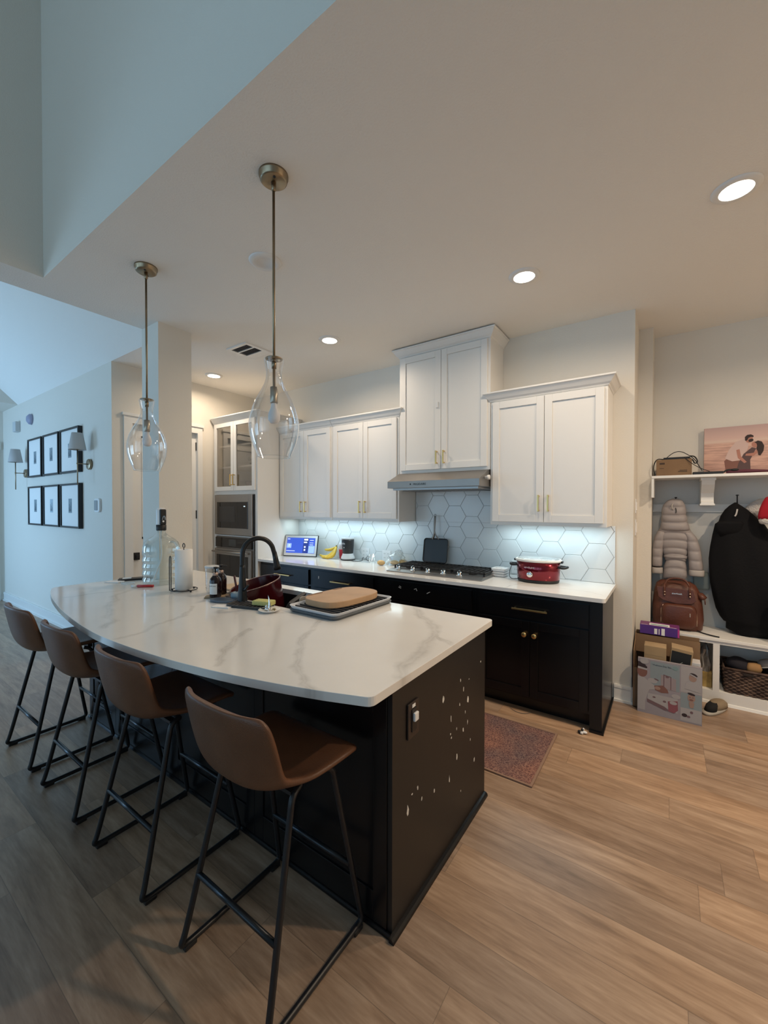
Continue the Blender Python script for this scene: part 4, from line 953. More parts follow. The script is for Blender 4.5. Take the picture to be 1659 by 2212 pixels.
# cutting board lying flat behind bottles
tag(MB().at((-2.58, 1.88, Z), (0, 0, .05)).bev(-.18, -.0, -.13, .16, 0, .014, .004).build('cutting_board', mat('pale_bamboo', (.52,.40,.27), .5, var=.12, vscale=10)), 'pale flat wooden board left of the sink', 'cutting board')
tag(MB().at((-2.20, 1.445, Z), (0, 0, .35)).bev(-.06, .06, -.028, .028, 0, .006, .001).build('paper_packet', paper), 'small white folded packet in front of the grey brush tray', 'packet')
tag(MB().at((-2.35, 1.66, Z), (0, 0, .2)).bev(-.08, .10, -.04, .04, 0, .012, .004).build('drain_mat', mat('mat_brown', (.14,.10,.085), .6)), 'small brown mat behind the grey brush tray', 'mat')
# blue-grey brush rest
t = thing('brush_rest', 'blue-grey oval brush rest on the left of the faucet', 'tray', (-2.30, 1.53, Z))
MB().at((-2.315, 1.535, Z), (0, 0, .45), (1.5, .75, 1)).lathe([(0, .002), (.055, .0), (.062, .004), (.066, .016), (.062, .017), (.056, .008), (0, .007)], n=36).build('dish', mat('slate_blue', (.10,.13,.17), .4), t)
mb = MB()
for k in range(7): mb.at((-2.315, 1.535, Z+.010), (0, 0, .45)).box(-.07, .07, -.034+k*.0105, -.029+k*.0105, 0, .006)
mb.build('ribs', mat('slate_blue'), t)
# dish brush
t = thing('dish_brush', 'dish brush with a dark red handle standing behind the faucet', 'brush', (-2.30, 1.66, Z))
MB().lathe([(.040, Z+.0135), (.044, Z+.022), (.044, Z+.040), (.030, Z+.048), (0, Z+.05)], (-2.31, 1.628), 28).build('holder', mat('holder_blue', (.22,.30,.36), .4), t)
MB().tube([(-2.315, 1.628, Z+.045), (-2.345, 1.628, Z+.150)], .007, 10).build('handle', mat('maroon', (.055,.010,.014), .4), t)
# faucet
t = thing('kitchen_faucet', 'tall matte black gooseneck kitchen faucet on the island', 'faucet', (-2.20, 1.585, Z))
fx, fy = -2.195, 1.582
fm = mat('faucet_black', (.007,.008,.010), .34)
MB().lathe([(0, Z), (.030, Z), (.031, Z+.004), (.030, Z+.010), (.027, Z+.06), (.0205, Z+.15), (.0165, Z+.22), (.0160, Z+.24)], (fx, fy), 36).build('body', fm, t)
dvx, dvy = .45, .89   # reach over the sink
arcp = [(fx, fy, Z+.22), (fx, fy, Z+.30)]
for i in range(1, 15):
    a_ = PI*i/15*1.02; r_ = .098; arcp.append((fx+dvx*(r_-r_*math.cos(a_)), fy+dvy*(r_-r_*math.cos(a_)), Z+.305+r_*1.02*math.sin(a_)))
lx, ly, lz = arcp[-1]
arcp.append((lx+.003, ly+.006, lz-.02))
MB().tube(smoothpath(arcp, 1), .0150, 16).build('gooseneck', fm, t)
MB().tube([(lx+.002, ly+.004, lz-.01), (lx+.006, ly+.012, lz-.055), (lx+.010, ly+.020, lz-.10), (lx+.012, ly+.024, lz-.125)], [.0155, .017, .021, .0225], 18).build('spray_head', fm, t)
MB().tube([(fx+.02, fy-.005, Z+.085), (fx+.055, fy-.015, Z+.095), (fx+.085, fy-.018, Z+.125)], [.010, .008, .006], 10).build('lever', fm, t)
# sponge tray, sponge, ring dish
t = thing('sponge_tray', 'dark grey ribbed tray at the foot of the faucet', 'tray', (-2.05, 1.56, Z))
B_ = ((-2.060, 1.545, Z), (0, 0, math.radians(15)))
mb = MB().at(*B_); P = rrect(-.15, .13, -.050, .062, .028); mb.prism(P, 0, .010); mb.tube([(x, y, .012) for x, y in P], .0055, 8, closed=True)
for k in range(9): mb.box(-.13+k*.027, -.122+k*.027, -.04, .05, .010, .016)
mb.build('tray', mat('tray_grey', (.045,.045,.048), .5), t)
tag(MB().at((-1.985, 1.580, Z+.0175), (0, 0, .30)).bev(-.062, .062, -.034, .034, 0, .028, .006).build('sponge', mat('sponge_yellow', (.62,.58,.22), .9, bump=.8, bscale=160)), 'pale yellow sponge on the grey ribbed tray', 'sponge')
t = thing('ring_dish', 'small white dish with a chrome upright ring holder', 'dish', (-1.905, 1.57, Z))
c = (-1.885, 1.538)
MB().lathe([(0, Z+.001), (.038, Z), (.045, Z+.004), (.062, Z+.014), (.060, Z+.016), (.044, Z+.008), (0, Z+.006)], c, 40, cap=False).build('dish', offwhite, t)
MB().tube(smoothpath([(c[0], c[1], Z+.006), (c[0]+.004, c[1], Z+.035), (c[0]+.001, c[1], Z+.065), (c[0]-.010, c[1], Z+.095)], 3), [.013-.0009*i/2 for i in range(len(smoothpath([(0,0,0)]*4, 3)))], 10).ell((c[0]-.008, c[1]-.006, Z+.016), .020, .013, .011).ell((c[0]-.020, c[1]-.004, Z+.028), .006, .007, .010).build('ring_holder', chrome, t)
MB().tube([(c[0]+.032+.012*math.cos(2*PI*i/16), c[1]+.006*math.sin(2*PI*i/16)+.004, Z+.014+.006*math.sin(2*PI*i/16)) for i in range(16)], .0022, 6, closed=True).ell((c[0]+.03, c[1]+.012, Z+.016), .010, .008, .006).build('ring', mat('antique_gold', (.32,.24,.12), .35, .8), t)
# dark red stockpot tilted in the sink
t = thing('red_pot', 'large dark red round pot tilted in the sink behind the faucet', 'pot', (-2.18, 1.85, .70))
mr = mat('dark_red_enamel', (.045,.003,.005), .18)
A = ((-2.315, 1.842, .775), (math.radians(13), math.radians(-7), 0))
MB().at(*A).lathe([(0, 0), (.135, 0), (.150, .012), (.160, .10), (.170, .215), (.1715, .222), (.168, .222), (.166, .215), (.155, .10), (.145, .02), (0, .008)], n=56, cap=False).build('bowl', mr, t)
MB().at(*A).tube([(.1705*math.cos(2*PI*i/56), .1705*math.sin(2*PI*i/56), .223) for i in range(56)], .0032, 8, closed=True).build('rim', mat('pot_rim', (.34,.24,.22), .3, .6), t)
# dark baking pan and beige board leaning at the right side of the sink
t = thing('roasting_pan', 'dark grey baking pan leaning in the right side of the sink', 'pan', (-1.93, 1.78, .70))
mb = MB().at((-1.985, 1.80, .835), (math.radians(14), math.radians(-62), math.radians(8)))
mb.prism(rrect(-.11, .11, -.10, .10, .02), -.008, 0); P = rrect(-.115, .115, -.105, .105, .024); mb.tube([(x, y, .014) for x, y in P], .004, 8, closed=True)
for (x0, x1, y0, y1) in ((-.115,.115,-.107,-.100),(-.115,.115,.100,.107),(-.117,-.110,-.105,.105),(.110,.117,-.105,.105)): mb.box(x0, x1, y0, y1, -.006, .014)
mb.build('pan_body', mat('dark_nonstick', (.05,.047,.045), .35), t)
t = thing('washing_up_board', 'beige chopping board standing on edge at the right of the sink', 'cutting board', (-1.83, 1.9, .70))
MB().at((-1.832, 1.86, .70), (math.radians(0), math.radians(0), math.radians(72))).prismY(rrect(-.11, .11, 0, .262, .02), -.005, .005).build('board', mat('beige_board', (.40,.35,.28), .5), t)
# dish tray with wooden board
t = thing('dish_rack', 'white tray with a dark grey ribbed base, under the wooden board', 'tray', (-1.63, 1.87, Z))
P = ((-1.615, 1.872, Z), (0, 0, math.radians(-1)))
MB().at(*P).prism(rrect(-.180, .180, -.262, .262, .035), 0, .012).tube([(x, y, .014) for x, y in rrect(-.184, .184, -.266, .266, .038)], .007, 8, closed=True).build('rubber_base', mat('base_grey', (.10,.11,.12), .5), t)
mb = MB().at(*P); a_ = rrect(-.176, .176, -.258, .258, .035, 6); b_ = rrect(-.190, .190, -.272, .272, .040, 6); c_ = rrect(-.170, .170, -.252, .252, .03, 6)
Lo = [mb.V((x, y, .014)) for x, y in a_]; Hi = [mb.V((x, y, .038)) for x, y in b_]; Hi2 = [mb.V((x*.97, y*.98, .038)) for x, y in b_]; In = [mb.V((x, y, .018)) for x, y in c_]
n = len(Lo)
for A1, B1 in ((Lo, Hi), (Hi, Hi2), (Hi2, In)):
    for k in range(n): mb.F([A1[k], A1[(k+1)%n], B1[(k+1)%n], B1[k]])
mb.F(In); mb.F(Lo[::-1])
mb.build('tray', mat('tray_white', (.66,.69,.73), .35), t)
mb = MB().at(*P)
for k in range(14): y = -.235+k*.036; mb.box(-.16, .16, y, y+.008, .018, .034)
mb.build('ribs', mat('rib_dark', (.03,.03,.032), .5), t)
t = thing('chopping_block', 'thick oval wooden chopping board lying on the white dish tray', 'cutting board', (-1.63, 1.90, Z+.04))
wood = mat('maple', (.50,.31,.17), .5, var=.10, vscale=6)
P = ((-1.640, 1.900, Z+.0345), (0, 0, math.radians(-4)))
def board(sx, sy, n=44, pw=3.2): return [(sx*math.copysign(abs(math.cos(2*PI*k/n))**(2/pw), math.cos(2*PI*k/n)), sy*math.copysign(abs(math.sin(2*PI*k/n))**(2/pw), math.sin(2*PI*k/n))) for k in range(n)]
MB().at(*P).prism(board(.150, .232), 0, .036).build('board', wood, t, bevel=.004)
MB().at(*P).prism(rrect(-.138, -.118, -.17, -.05, .009), .0362, .0372).prism(rrect(-.145, -.120, .05, .12, .009), .0362, .0372).build('groove', mat('maple_dark', (.22,.12,.06), .6), t)
# ------------------------------------------------------------------ floor things
t = thing('kitchen_rug', 'faded red patterned rug with tan border between island and stove counter', 'rug', (-1.4, 2.55, 0))
m = bpy.data.materials.new('rug_pattern'); m.use_nodes = True; nt = m.node_tree; b = nt.nodes['Principled BSDF']; b.inputs['Roughness'].default_value = .95; b.inputs['Specular IOR Level'].default_value = .1
tc = N(nt, 'ShaderNodeTexCoord'); v1 = N(nt, 'ShaderNodeTexVoronoi'); v1.feature = 'DISTANCE_TO_EDGE'; v1.inputs['Scale'].default_value = 62
wn = N(nt, 'ShaderNodeTexNoise'); wn.inputs['Scale'].default_value = 30; wn.inputs['Detail'].default_value = 3; nt.links.new(tc.outputs['Object'], wn.inputs['Vector'])
nt.links.new(vmth(nt, 'ADD', tc.outputs['Object'], vmth(nt, 'SCALE', wn.outputs['Color'], scale=.05).outputs[0]).outputs[0], v1.inputs['Vector'])
c1 = ramp(nt, v1.outputs[0], [(.0, (.27,.19,.16)), (.08, (.20,.12,.105)), (.22, (.105,.068,.072)), (.6, (.15,.085,.080))])
n2 = N(nt, 'ShaderNodeTexNoise'); n2.inputs['Scale'].default_value = 3.5; nt.links.new(tc.outputs['Object'], n2.inputs['Vector'])
c2 = mixc(nt, 1.0, c1, ramp(nt, n2.outputs[0], [(.35, (.75,.8,.9)), (.65, (1.25,1.0,.9))]), 'MULTIPLY'); nt.links.new(c2, b.inputs['Base Color'])
MB().bev(-2.02, -.606, 2.256, 2.856, .0005, .008, .002).build('pile', m, t)
bd = mat('rug_border', (.26,.165,.12), .9)
MB().box(-2.035, -.592, 2.243, 2.2555, .0005, .0095).box(-2.035, -.592, 2.857, 2.870, .0005, .0095).box(-.605, -.592, 2.2555, 2.857, .0005, .0095).box(-2.035, -2.021, 2.2555, 2.857, .0005, .0095).build('border', bd, t)
t = thing('toy_figure', 'tiny black and white toy lying on the floor at the corner of the stove cabinet', 'toy', (-.46, 2.985, 0))
MB().ell((-.475, 2.975, .012), .014, .011, .012).ell((-.462, 2.985, .026), .009, .008, .008).build('dark_part', blackmatte, t)
MB().ell((-.448, 2.985, .013), .018, .010, .009).ell((-.462, 2.968, .012), .010, .007, .009).ell((-.455, 2.99, .030), .006, .006, .008).build('white_part', white, t)
tag(MB().tube(smoothpath([(-.97, 3.045, .010), (-.93, 3.02, .004), (-.88, 3.01, .004), (-.84, 3.03, .004), (-.82, 3.07, .004)], 3), .002, 6).build('loose_wire', mat('wire_grey', (.12,.11,.10), .5)), 'thin wire lying on the floor under the stove cabinets', 'wire')

# ------------------------------------------------------------------ picture wall
sketch = mat('print_grey', (.25,.30,.33), .8); ink2 = mat('print_dark', (.07,.09,.11), .8)
FX = [(-7.395, -6.835, 'left'), (-6.77, -6.205, 'middle'), (-6.15, -5.555, 'right')]
for z0, z1, row in ((1.918, 2.448, 'top'), (1.260, 1.790, 'bottom')):
    for i, (x0, x1, colm) in enumerate(FX):
        t = thing('picture_frame', 'black framed small print, %s of the %s row on the pale blue wall' % (colm, row), 'picture frame', ((x0+x1)/2, PW, z0), 'black framed prints on the wall')
        y0 = PW-.045; f = .022
        MB().box(x0, x1, y0, PW-.002, z0, z0+f).box(x0, x1, y0, PW-.002, z1-f, z1).box(x0, x0+f, y0, PW-.002, z0+f, z1-f).box(x1-f, x1, y0, PW-.002, z0+f, z1-f).build('frame', blackmet, t)
        MB().box(x0+f, x1-f, y0+.014, y0+.018, z0+f, z1-f).build('mat_board', paper, t)
        cx, cz = (x0+x1)/2, (z0+z1)/2
        mb = MB(); yy = y0+.0135
        hw, hh = .052, .085
        mb.box(cx-hw, cx+hw, yy-.0005, yy+.001, cz-hh, cz+hh); pr_ = mb.build('print', sketch if (i+(row == 'top')) % 2 == 0 or row == 'top' else mat('print_pale', (.42,.50,.56), .8), t)
        mb = MB()
        for k in range(5): mb.box(cx-hw*.7+k*.016, cx-hw*.7+k*.016+.007, yy-.0012, yy-.0004, cz-hh*.8, cz-hh*.8+.03+.02*((k*7+i*3) % 5))
        mb.build('print_drawing', ink2, t)
def sconce(x, label):
    t = thing('wall_sconce', label, 'wall lamp', (x, PW, 1.98), 'shaded brass wall lamps')
    z = 1.99; yc = PW-.125
    MB().at((x, PW-.001, z), (PI/2, 0, 0)).lathe([(.060, 0), (.060, .022), (.056, .026), (0, .026)], n=36).build('wall_plate', abrass, t)
    MB().tube([(x, PW-.02, z), (x, yc, z)], .0055, 10).build('arm', abrass, t)
    MB().tube([(x, yc, z-.235), (x, yc, z+.16)], .006, 10).ell((x, yc, z), .011, .011, .011).lathe([(.012, z+.150), (.022, z+.160), (.022, z+.18), (0, z+.18)], (x, yc), 18).build('stem', abrass, t)
    MB().lathe([(.082, z+.150), (.052, z+.335), (.050, z+.335), (.080, z+.150)], (x, yc), 40, cap=False).build('lamp_shade', mat('linen_shade', (.52,.50,.49), .85, bump=.2, bscale=300), t)
sconce(-5.33, 'brass wall lamp with a white shade, right of the framed prints')
sconce(-7.60, 'brass wall lamp with a white shade, left of the framed prints')
t = thing('thermostat', 'white oval thermostat on the pale blue wall right of the prints', 'thermostat', (-5.12, PW, 1.53))
MB().prismY(rrect(-5.19, -5.05, 1.455, 1.605, .035), PW-.022, PW-.0005).build('housing', white, t, bevel=.003)
MB().prismY(rrect(-5.175, -5.095, 1.475, 1.585, .012), PW-.026, PW-.022).build('display', mat('thermo_grey', (.30,.31,.32), .4), t)
t = thing('wall_chime', 'small white box high on the blue wall left of the prints', 'wall box', (-7.95, PW, 2.70)); MB().bev(-8.02, -7.88, PW-.06, PW-.0005, 2.62, 2.77, .006).build('housing', mat('chime_grey', (.55,.56,.56), .5), t)
t = thing('smoke_sensor', 'small grey blue sensor high on the wall above the left prints', 'sensor', (-7.36, PW, 2.74)); MB().at((-7.36, PW-.0005, 2.74), (PI/2, 0, 0)).lathe([(.075, 0), (.072, .03), (.04, .055), (0, .055)], n=30).build('housing', mat('sensor_grey', (.32,.33,.45), .5), t)
# ------------------------------------------------------------------ mudroom nook
NL, NB, NF = -.119, 4.403, 4.03
NR = 1.9
t = thing('mudroom_bench', 'white built-in bench with open cubbies in the coat nook', 'bench', (.6, 4.2, 0))
MB().box(NL+.001, NR, NF-.012, NB-.001, .488, .512).build('seat_board', trimm, t, bevel=.003)
mb = MB().box(NL+.001, NR, NF, NB-.001, 0, .10).box(NL+.001, NR, NF, NF+.02, .465, .4875).box(NL+.001, NR, NB-.012, NB-.001, .1, .4875)
for x in (NL+.0012, .292, .98, 1.858): mb.box(x, x+.040, NF+.0002, NF+.0202, .1001, .465).box(x, x+.040, NF+.0203, NB-.0121, .1001, .487)
mb.build('cubby_frame', trimm, t)
MB().prismX([(NF-.013, 0), (NF, 0), (NF, .022), (NF-.006, .018)], NL, NR).build('shoe_moulding', trimm, t)
t = thing('coat_shelf', 'white wall shelf on brackets above the coats in the nook', 'shelf', (.6, 4.2, 1.76))
MB().box(NL+.001, NR, NF, NB-.001, 1.757, 1.778).build('shelf_board', trimm, t, bevel=.002)
MB().box(NL+.001, NL+.018, NF+.005, NB-.001, 1.60, 1.757).build('side_cleat', trimm, t)
MB().box(NL+.001, NR, NB-.018, NB-.001, 1.478, 1.546).build('hook_rail', trimm, t, bevel=.002)
MB().box(NL+.001, NR, NB-.006, NB-.001, .5121, 1.757).build('back_panel', mat('nook_panel', (.60,.59,.56), .5), t)
for bx in (.257, 1.25):
    P = [(NB-.006, 1.757), (NF+.10, 1.757), (NF+.10, 1.735), (NF+.115, 1.70), (NF+.15, 1.665), (NF+.19, 1.635), (NF+.20, 1.60), (NF+.195, 1.572), (NF+.18, 1.565), (NF+.18, 1.548), (NB-.018, 1.548)]
    MB().prismX(P, bx-.042, bx+.042).box(bx-.048, bx+.048, NF+.09, NB-.018, 1.735, 1.757).box(bx-.048, bx+.048, NF+.175, NB-.018, 1.535, 1.55).build('bracket', trimm, t, bevel=.002)
def hook(x, z, lab):
    t = thing('coat_hook', lab, 'hook', (x, NB-.018, z), 'black coat hooks on the rail')
    MB().bev(x-.012, x+.012, NB-.024, NB-.019, z-.04, z+.03, .002).build('plate', blackmet, t)
    MB().tube(smoothpath([(x, NB-.022, z), (x, NB-.07, z-.01), (x, NB-.09, z+.035), (x, NB-.085, z+.085)], 3), .0045, 8).ell((x, NB-.085, z+.088), .011, .011, .005).build('prong', blackmet, t)
hook(.452, 1.530, 'black coat hook above the black coat')
hook(.05, 1.515, 'black coat hook hidden inside the hood of the grey puffer jacket')
# wall switches on the side of the back wall
for z0, z1, lb in ((1.47, 1.585, 'white switch plate, upper one on the side of the kitchen wall by the nook'), (1.29, 1.42, 'white switch plate, lower one on the side of the kitchen wall by the nook')):
    t = thing('light_switch', lb, 'light switch', (XW, 3.9, z0), 'switch plates by the nook')
    MB().bev(XW+.0005, XW+.007, 3.85, 3.93, z0, z1, .002).build('plate', white, t); MB().bev(XW+.006, XW+.012, 3.87, 3.91, z0+.025, z1-.025, .002).build('rocker', white, t)

# canvas print
t = thing('canvas_print', 'pink beach sunset canvas print of an embracing couple, standing on the nook shelf', 'canvas print', (.62, 4.37, 1.779))
m = bpy.data.materials.new('beach_print'); m.use_nodes = True; nt = m.node_tree; b = nt.nodes['Principled BSDF']; b.inputs['Roughness'].default_value = .7
tc = N(nt, 'ShaderNodeTexCoord'); sp = N(nt, 'ShaderNodeSeparateXYZ'); nt.links.new(tc.outputs['Object'], sp.inputs[0])
h01 = mth(nt, 'DIVIDE', sp.outputs[2], .40)
ns = N(nt, 'ShaderNodeTexNoise'); ns.inputs['Scale'].default_value = 1.0; ns.inputs['Detail'].default_value = 5; nt.links.new(vmth(nt, 'MULTIPLY', tc.outputs['Object'], (7, 1, 60)).outputs[0], ns.inputs['Vector'])
base = ramp(nt, h01, [(0, (.62,.42,.35)), (.14, (.40,.24,.20)), (.20, (.52,.32,.26)), (.66, (.60,.38,.31)), (.70, (.66,.50,.42)), (.76, (.62,.42,.37)), (1, (.48,.33,.31))])
wav = mth(nt, 'MULTIPLY', mth(nt, 'LESS_THAN', h01, .66), .5)
c_ = mixc(nt, wav, base, mixc(nt, 1.0, base, ramp(nt, ns.outputs[0], [(.35, (.45,.40,.42)), (.6, (1.25,1.2,1.15))]), 'MULTIPLY')); nt.links.new(c_, b.inputs['Base Color'])
KX0, KX1, KY = .240, 1.02, 4.345
MB().box(KX0, KX1, KY, KY+.03, 1.7785, 2.178).build('canvas', m, t)
yk = KY-.0006
def flat(pts, mm, nm, par, y=yk):
    MB().prismY(pts, y, y+.00025).build(nm, mm, par)
def blob(cx, cz, rx, rz, mm, nm, par, y=yk, rot=0):
    P = []
    for k in range(18):
        a_ = 2*PI*k/18; u, v = rx*math.cos(a_), rz*math.sin(a_); P.append((cx+u*math.cos(rot)-v*math.sin(rot), cz+u*math.sin(rot)+v*math.cos(rot)))
    flat(P, mm, nm, par, y)
mh = mat('print_hair', (.035,.02,.018), .7); msk = mat('print_skin', (.42,.19,.14), .7); msh = mat('print_shirt', (.58,.42,.38), .7); mdr = mat('print_dress', (.095,.055,.055), .7); mpt = mat('print_trousers', (.20,.09,.07), .7)
flat([(.385,1.785),(.37,1.90),(.40,1.93),(.47,1.92),(.475,1.785)], mpt, 'printed_trousers', t)
flat([(.375,1.92),(.40,1.99),(.44,2.05),(.49,2.07),(.52,2.045),(.515,1.99),(.49,1.93),(.47,1.90),(.42,1.895)], msh, 'printed_shirt', t, yk-.0003)
flat([(.44,1.785),(.46,1.88),(.49,1.95),(.54,2.0),(.565,1.99),(.55,1.95),(.53,1.90),(.535,1.785)], mdr, 'printed_dress', t, yk-.0006)
flat([(.445,1.985),(.465,1.99),(.475,1.93),(.51,1.885),(.495,1.875),(.455,1.92)], msk, 'printed_arm', t, yk-.0012)
flat([(.50,1.935),(.55,1.93),(.585,1.965),(.575,1.99),(.55,1.955),(.505,1.95)], msk, 'printed_arm', t, yk-.0012)
blob(.523, 2.065, .021, .028, msk, 'printed_face', t, yk-.0012, -.3); flat([(.498,2.055),(.497,2.085),(.510,2.100),(.532,2.103),(.548,2.092),(.549,2.080),(.532,2.082),(.518,2.076),(.510,2.055)], mh, 'printed_hair', t, yk-.0018); blob(.533, 2.055, .016, .012, mh, 'printed_beard', t, yk-.0018, .3)
blob(.558, 2.020, .020, .024, msk, 'printed_face', t, yk-.0012, .4); flat([(.553,2.038),(.575,2.050),(.598,2.040),(.612,2.005),(.608,1.965),(.590,1.930),(.578,1.936),(.574,1.965),(.566,1.985),(.570,2.010),(.566,2.028)], mh, 'printed_hair', t, yk-.0018)
# cardboard box with cable on the shelf
card = mat('cardboard', (.22,.135,.075), .85, bump=.1, bscale=80, var=.08, vscale=6)
card2 = mat('cardboard_light', (.36,.25,.14), .85, var=.08, vscale=6)
Zs = 1.7785
t = thing('cardboard_box', 'brown cardboard box with black cables on it at the left end of the nook shelf', 'box', (.02, 4.25, Zs))
MB().bev(-.088, .150, 4.10, 4.30, Zs, Zs+.135, .002).build('carton', card, t)
MB().box(-.065, -.030, 4.0992, 4.10, Zs+.095, Zs+.110).box(.06, .12, 4.0992, 4.10, Zs+.03, Zs+.036).box(.07, .12, 4.0992, 4.10, Zs+.04, Zs+.045).box(-.065, -.035, 4.0992, 4.10, Zs+.06, Zs+.064).build('printed_marks', mat('box_ink', (.06,.04,.03), .8), t)
t = thing('power_strip', 'black power strip with looping cable lying on the cardboard box', 'power strip', (.05, 4.2, Zs+.136))
MB().bev(-.04, .14, 4.16, 4.205, Zs+.1355, Zs+.158, .004).build('strip', blackmatte, t)
MB().tube(smoothpath([(-.04, 4.18, Zs+.145), (-.085, 4.15, Zs+.150), (-.105, 4.10, Zs+.10), (-.108, 4.09, Zs+.05), (-.095, 4.09, Zs+.012), (-.10, 4.12, Zs+.006)], 3), .004, 8).tube(smoothpath([(-.02, 4.18, Zs+.155), (.03, 4.17, Zs+.20), (.08, 4.17, Zs+.205), (.13, 4.17, Zs+.17), (.17, 4.14, Zs+.13), (.20, 4.09, Zs+.06), (.215, 4.08, Zs+.03)], 3), .003, 8).tube(smoothpath([(.14, 4.18, Zs+.145), (.16, 4.12, Zs+.12), (.165, 4.09, Zs+.09), (.19, 4.09, Zs+.10), (.17, 4.10, Zs+.15), (.14, 4.15, Zs+.16)], 3), .005, 8).tube(smoothpath([(.10, 4.10, Zs+.15), (.14, 4.09, Zs+.10), (.20, 4.06, Zs+.05), (.26, 4.06, Zs+.022)], 3), .0025, 8).build('cable', blackmatte, t)
tag(MB().bev(.155, .345, 4.06, 4.14, Zs, Zs+.022, .004).build('set_top_box', blackmatte), 'flat black device on the nook shelf right of the cardboard box', 'electronic device')
t = thing('folded_umbrella', 'thin dark maroon folded umbrella lying at the front of the nook shelf', 'umbrella', (.5, 4.06, Zs))
MB().tube([(.36, 4.07, Zs+.012), (.40, 4.07, Zs+.014), (.47, 4.07, Zs+.016), (.66, 4.07, Zs+.010)], [.009, .012, .014, .006], 12).build('canopy', mat('maroon_cloth', (.09,.02,.035), .7), t)
MB().tube(smoothpath([(.345, 4.065, Zs+.010), (.36, 4.06, Zs+.03), (.42, 4.065, Zs+.03)], 2), .006, 8).ell((.41, 4.06, Zs+.028), .022, .012, .010).build('handle', blackmatte, t)

# grey puffer jacket
puff = mat('puffer_grey', (.33,.295,.29), .5, bump=.25, bscale=28)
cuffm = mat('puffer_cuff', (.42,.385,.36), .6)
t = thing('puffer_jacket', 'light grey hooded puffer jacket hanging above the brown backpack', 'jacket', (.05, 4.28, 1.5))
def puffy(prof, cx0, cy, segs, n=30, depth=1, amp=.10, per=8, drift=None, arch=.012):
    # prof: [(z, cx, rx, ry)], horizontal quilted rolls between segs boundaries
    mb = MB(); rings = []
    zs = []
    for a_, b_ in zip(segs, segs[1:]):
        for k in range(per): zs.append((a_+(b_-a_)*k/per, k/per))
    zs.append((segs[-1], 0))
    def interp(z):
        for p, q in zip(prof, prof[1:]):
            if (p[0]-z)*(q[0]-z) <= 0:
                u = (z-p[0])/(q[0]-p[0]) if q[0] != p[0] else 0
                return [p[i]+(q[i]-p[i])*u for i in range(4)]
        return prof[0] if abs(z-prof[0][0]) < abs(z-prof[-1][0]) else prof[-1]
    R = []
    for z, f in zs:
        _, cx, rx, ry = interp(z); s_ = math.sin(PI*f)**.55 if f > 0 else 0
        rx2 = rx*(1-amp*.45)+rx*amp*.45*s_; ry2 = ry*(1-amp*2.2)+ry*amp*2.2*s_
        ring = []
        for k in range(n):
            t_ = 2*PI*k/n; x = cx+rx2*math.copysign(abs(math.cos(t_))**.8, math.cos(t_)); y = cy+ry2*math.copysign(abs(math.sin(t_))**.8, math.sin(t_))
            zz = z+arch*(1-((x-cx)/max(rx, .01))**2)
            ring.append(mb.V((x, y, zz)))
        R.append(ring)
    for A, B in zip(R, R[1:]):
        for k in range(n): mb.F([A[k], A[(k+1)%n], B[(k+1)%n], B[k]], True)
    mb.F(R[0][::-1], True); mb.F(R[-1], True)
    return mb
yb = 4.30
puffy([(1.345,.043,.105,.060),(1.30,.043,.120,.065),(1.24,.043,.117,.065),(1.16,.045,.096,.062),(1.08,.052,.076,.055),(1.05,.052,.072,.052),(1.00,.05,.082,.058),(.94,.050,.085,.060),(.905,.045,.080,.056),(.885,.045,.074,.05)], 0, yb, [1.345,1.285,1.225,1.155,1.105,1.085,1.055,.985,.895], arch=.018).build('body', puff, t)
puffy([(1.595,.045,.020,.03),(1.575,.042,.055,.05),(1.53,.036,.083,.060),(1.46,.036,.088,.062),(1.40,.040,.094,.064),(1.34,.045,.104,.066),(1.315,.045,.106,.064)], 0, yb-.02, [1.595,1.525,1.455,1.395,1.325], arch=-.006, amp=.13).build('hood', puff, t)
puffy([(1.315,-.046,.030,.042),(1.26,-.062,.038,.046),(1.16,-.076,.040,.048),(1.06,-.078,.038,.046),(.985,-.078,.036,.044)], 0, yb-.015, [1.315,1.235,1.165,1.09,1.01], arch=-.004).build('sleeve', puff, t)
puffy([(1.315,.130,.030,.042),(1.26,.158,.040,.046),(1.16,.178,.046,.050),(1.06,.188,.047,.048),(.985,.194,.048,.046)], 0, yb-.015, [1.315,1.235,1.155,1.075,.995], arch=-.004).build('sleeve', puff, t)
for cx, rx in ((-.076, .040), (.197, .053)):
    MB().loft([(cx, yb-.015, .945, rx*.95, .044, 2.6), (cx, yb-.015, .955, rx, .048, 2.6), (cx, yb-.015, .985, rx, .048, 2.6), (cx, yb-.015, .995, rx*.95, .044, 2.6)]).build('cuff', cuffm, t)
MB().loft([(.052, yb, 1.085, .082, .058, 2.4), (.052, yb, 1.090, .085, .062, 2.4), (.052, yb, 1.105, .085, .062, 2.4), (.052, yb, 1.110, .080, .056, 2.4)]).build('waistband', puff, t)
MB().tube(smoothpath([(.030, yb-.082, 1.55), (.022, yb-.092, 1.535), (.024, yb-.092, 1.51), (.034, yb-.086, 1.50)], 2), .005, 8).build('hanging_loop', cuffm, t)
MB().tube(smoothpath([(.048, yb-.083, 1.515), (.053, yb-.086, 1.49), (.050, yb-.086, 1.47)], 2), .003, 6).build('drawcord', blackmatte, t)
# light sage bag corner behind jacket
tag(MB().loft([(.235, 4.374, .82, .045, .016, 3), (.235, 4.374, .84, .055, .018, 3), (.235, 4.374, .93, .058, .018, 3), (.235, 4.374, .97, .04, .014, 3)]).build('sage_cloth', mat('sage_cloth', (.33,.37,.34), .9)), 'pale sage cloth hanging behind the right sleeve of the puffer jacket', 'cloth')
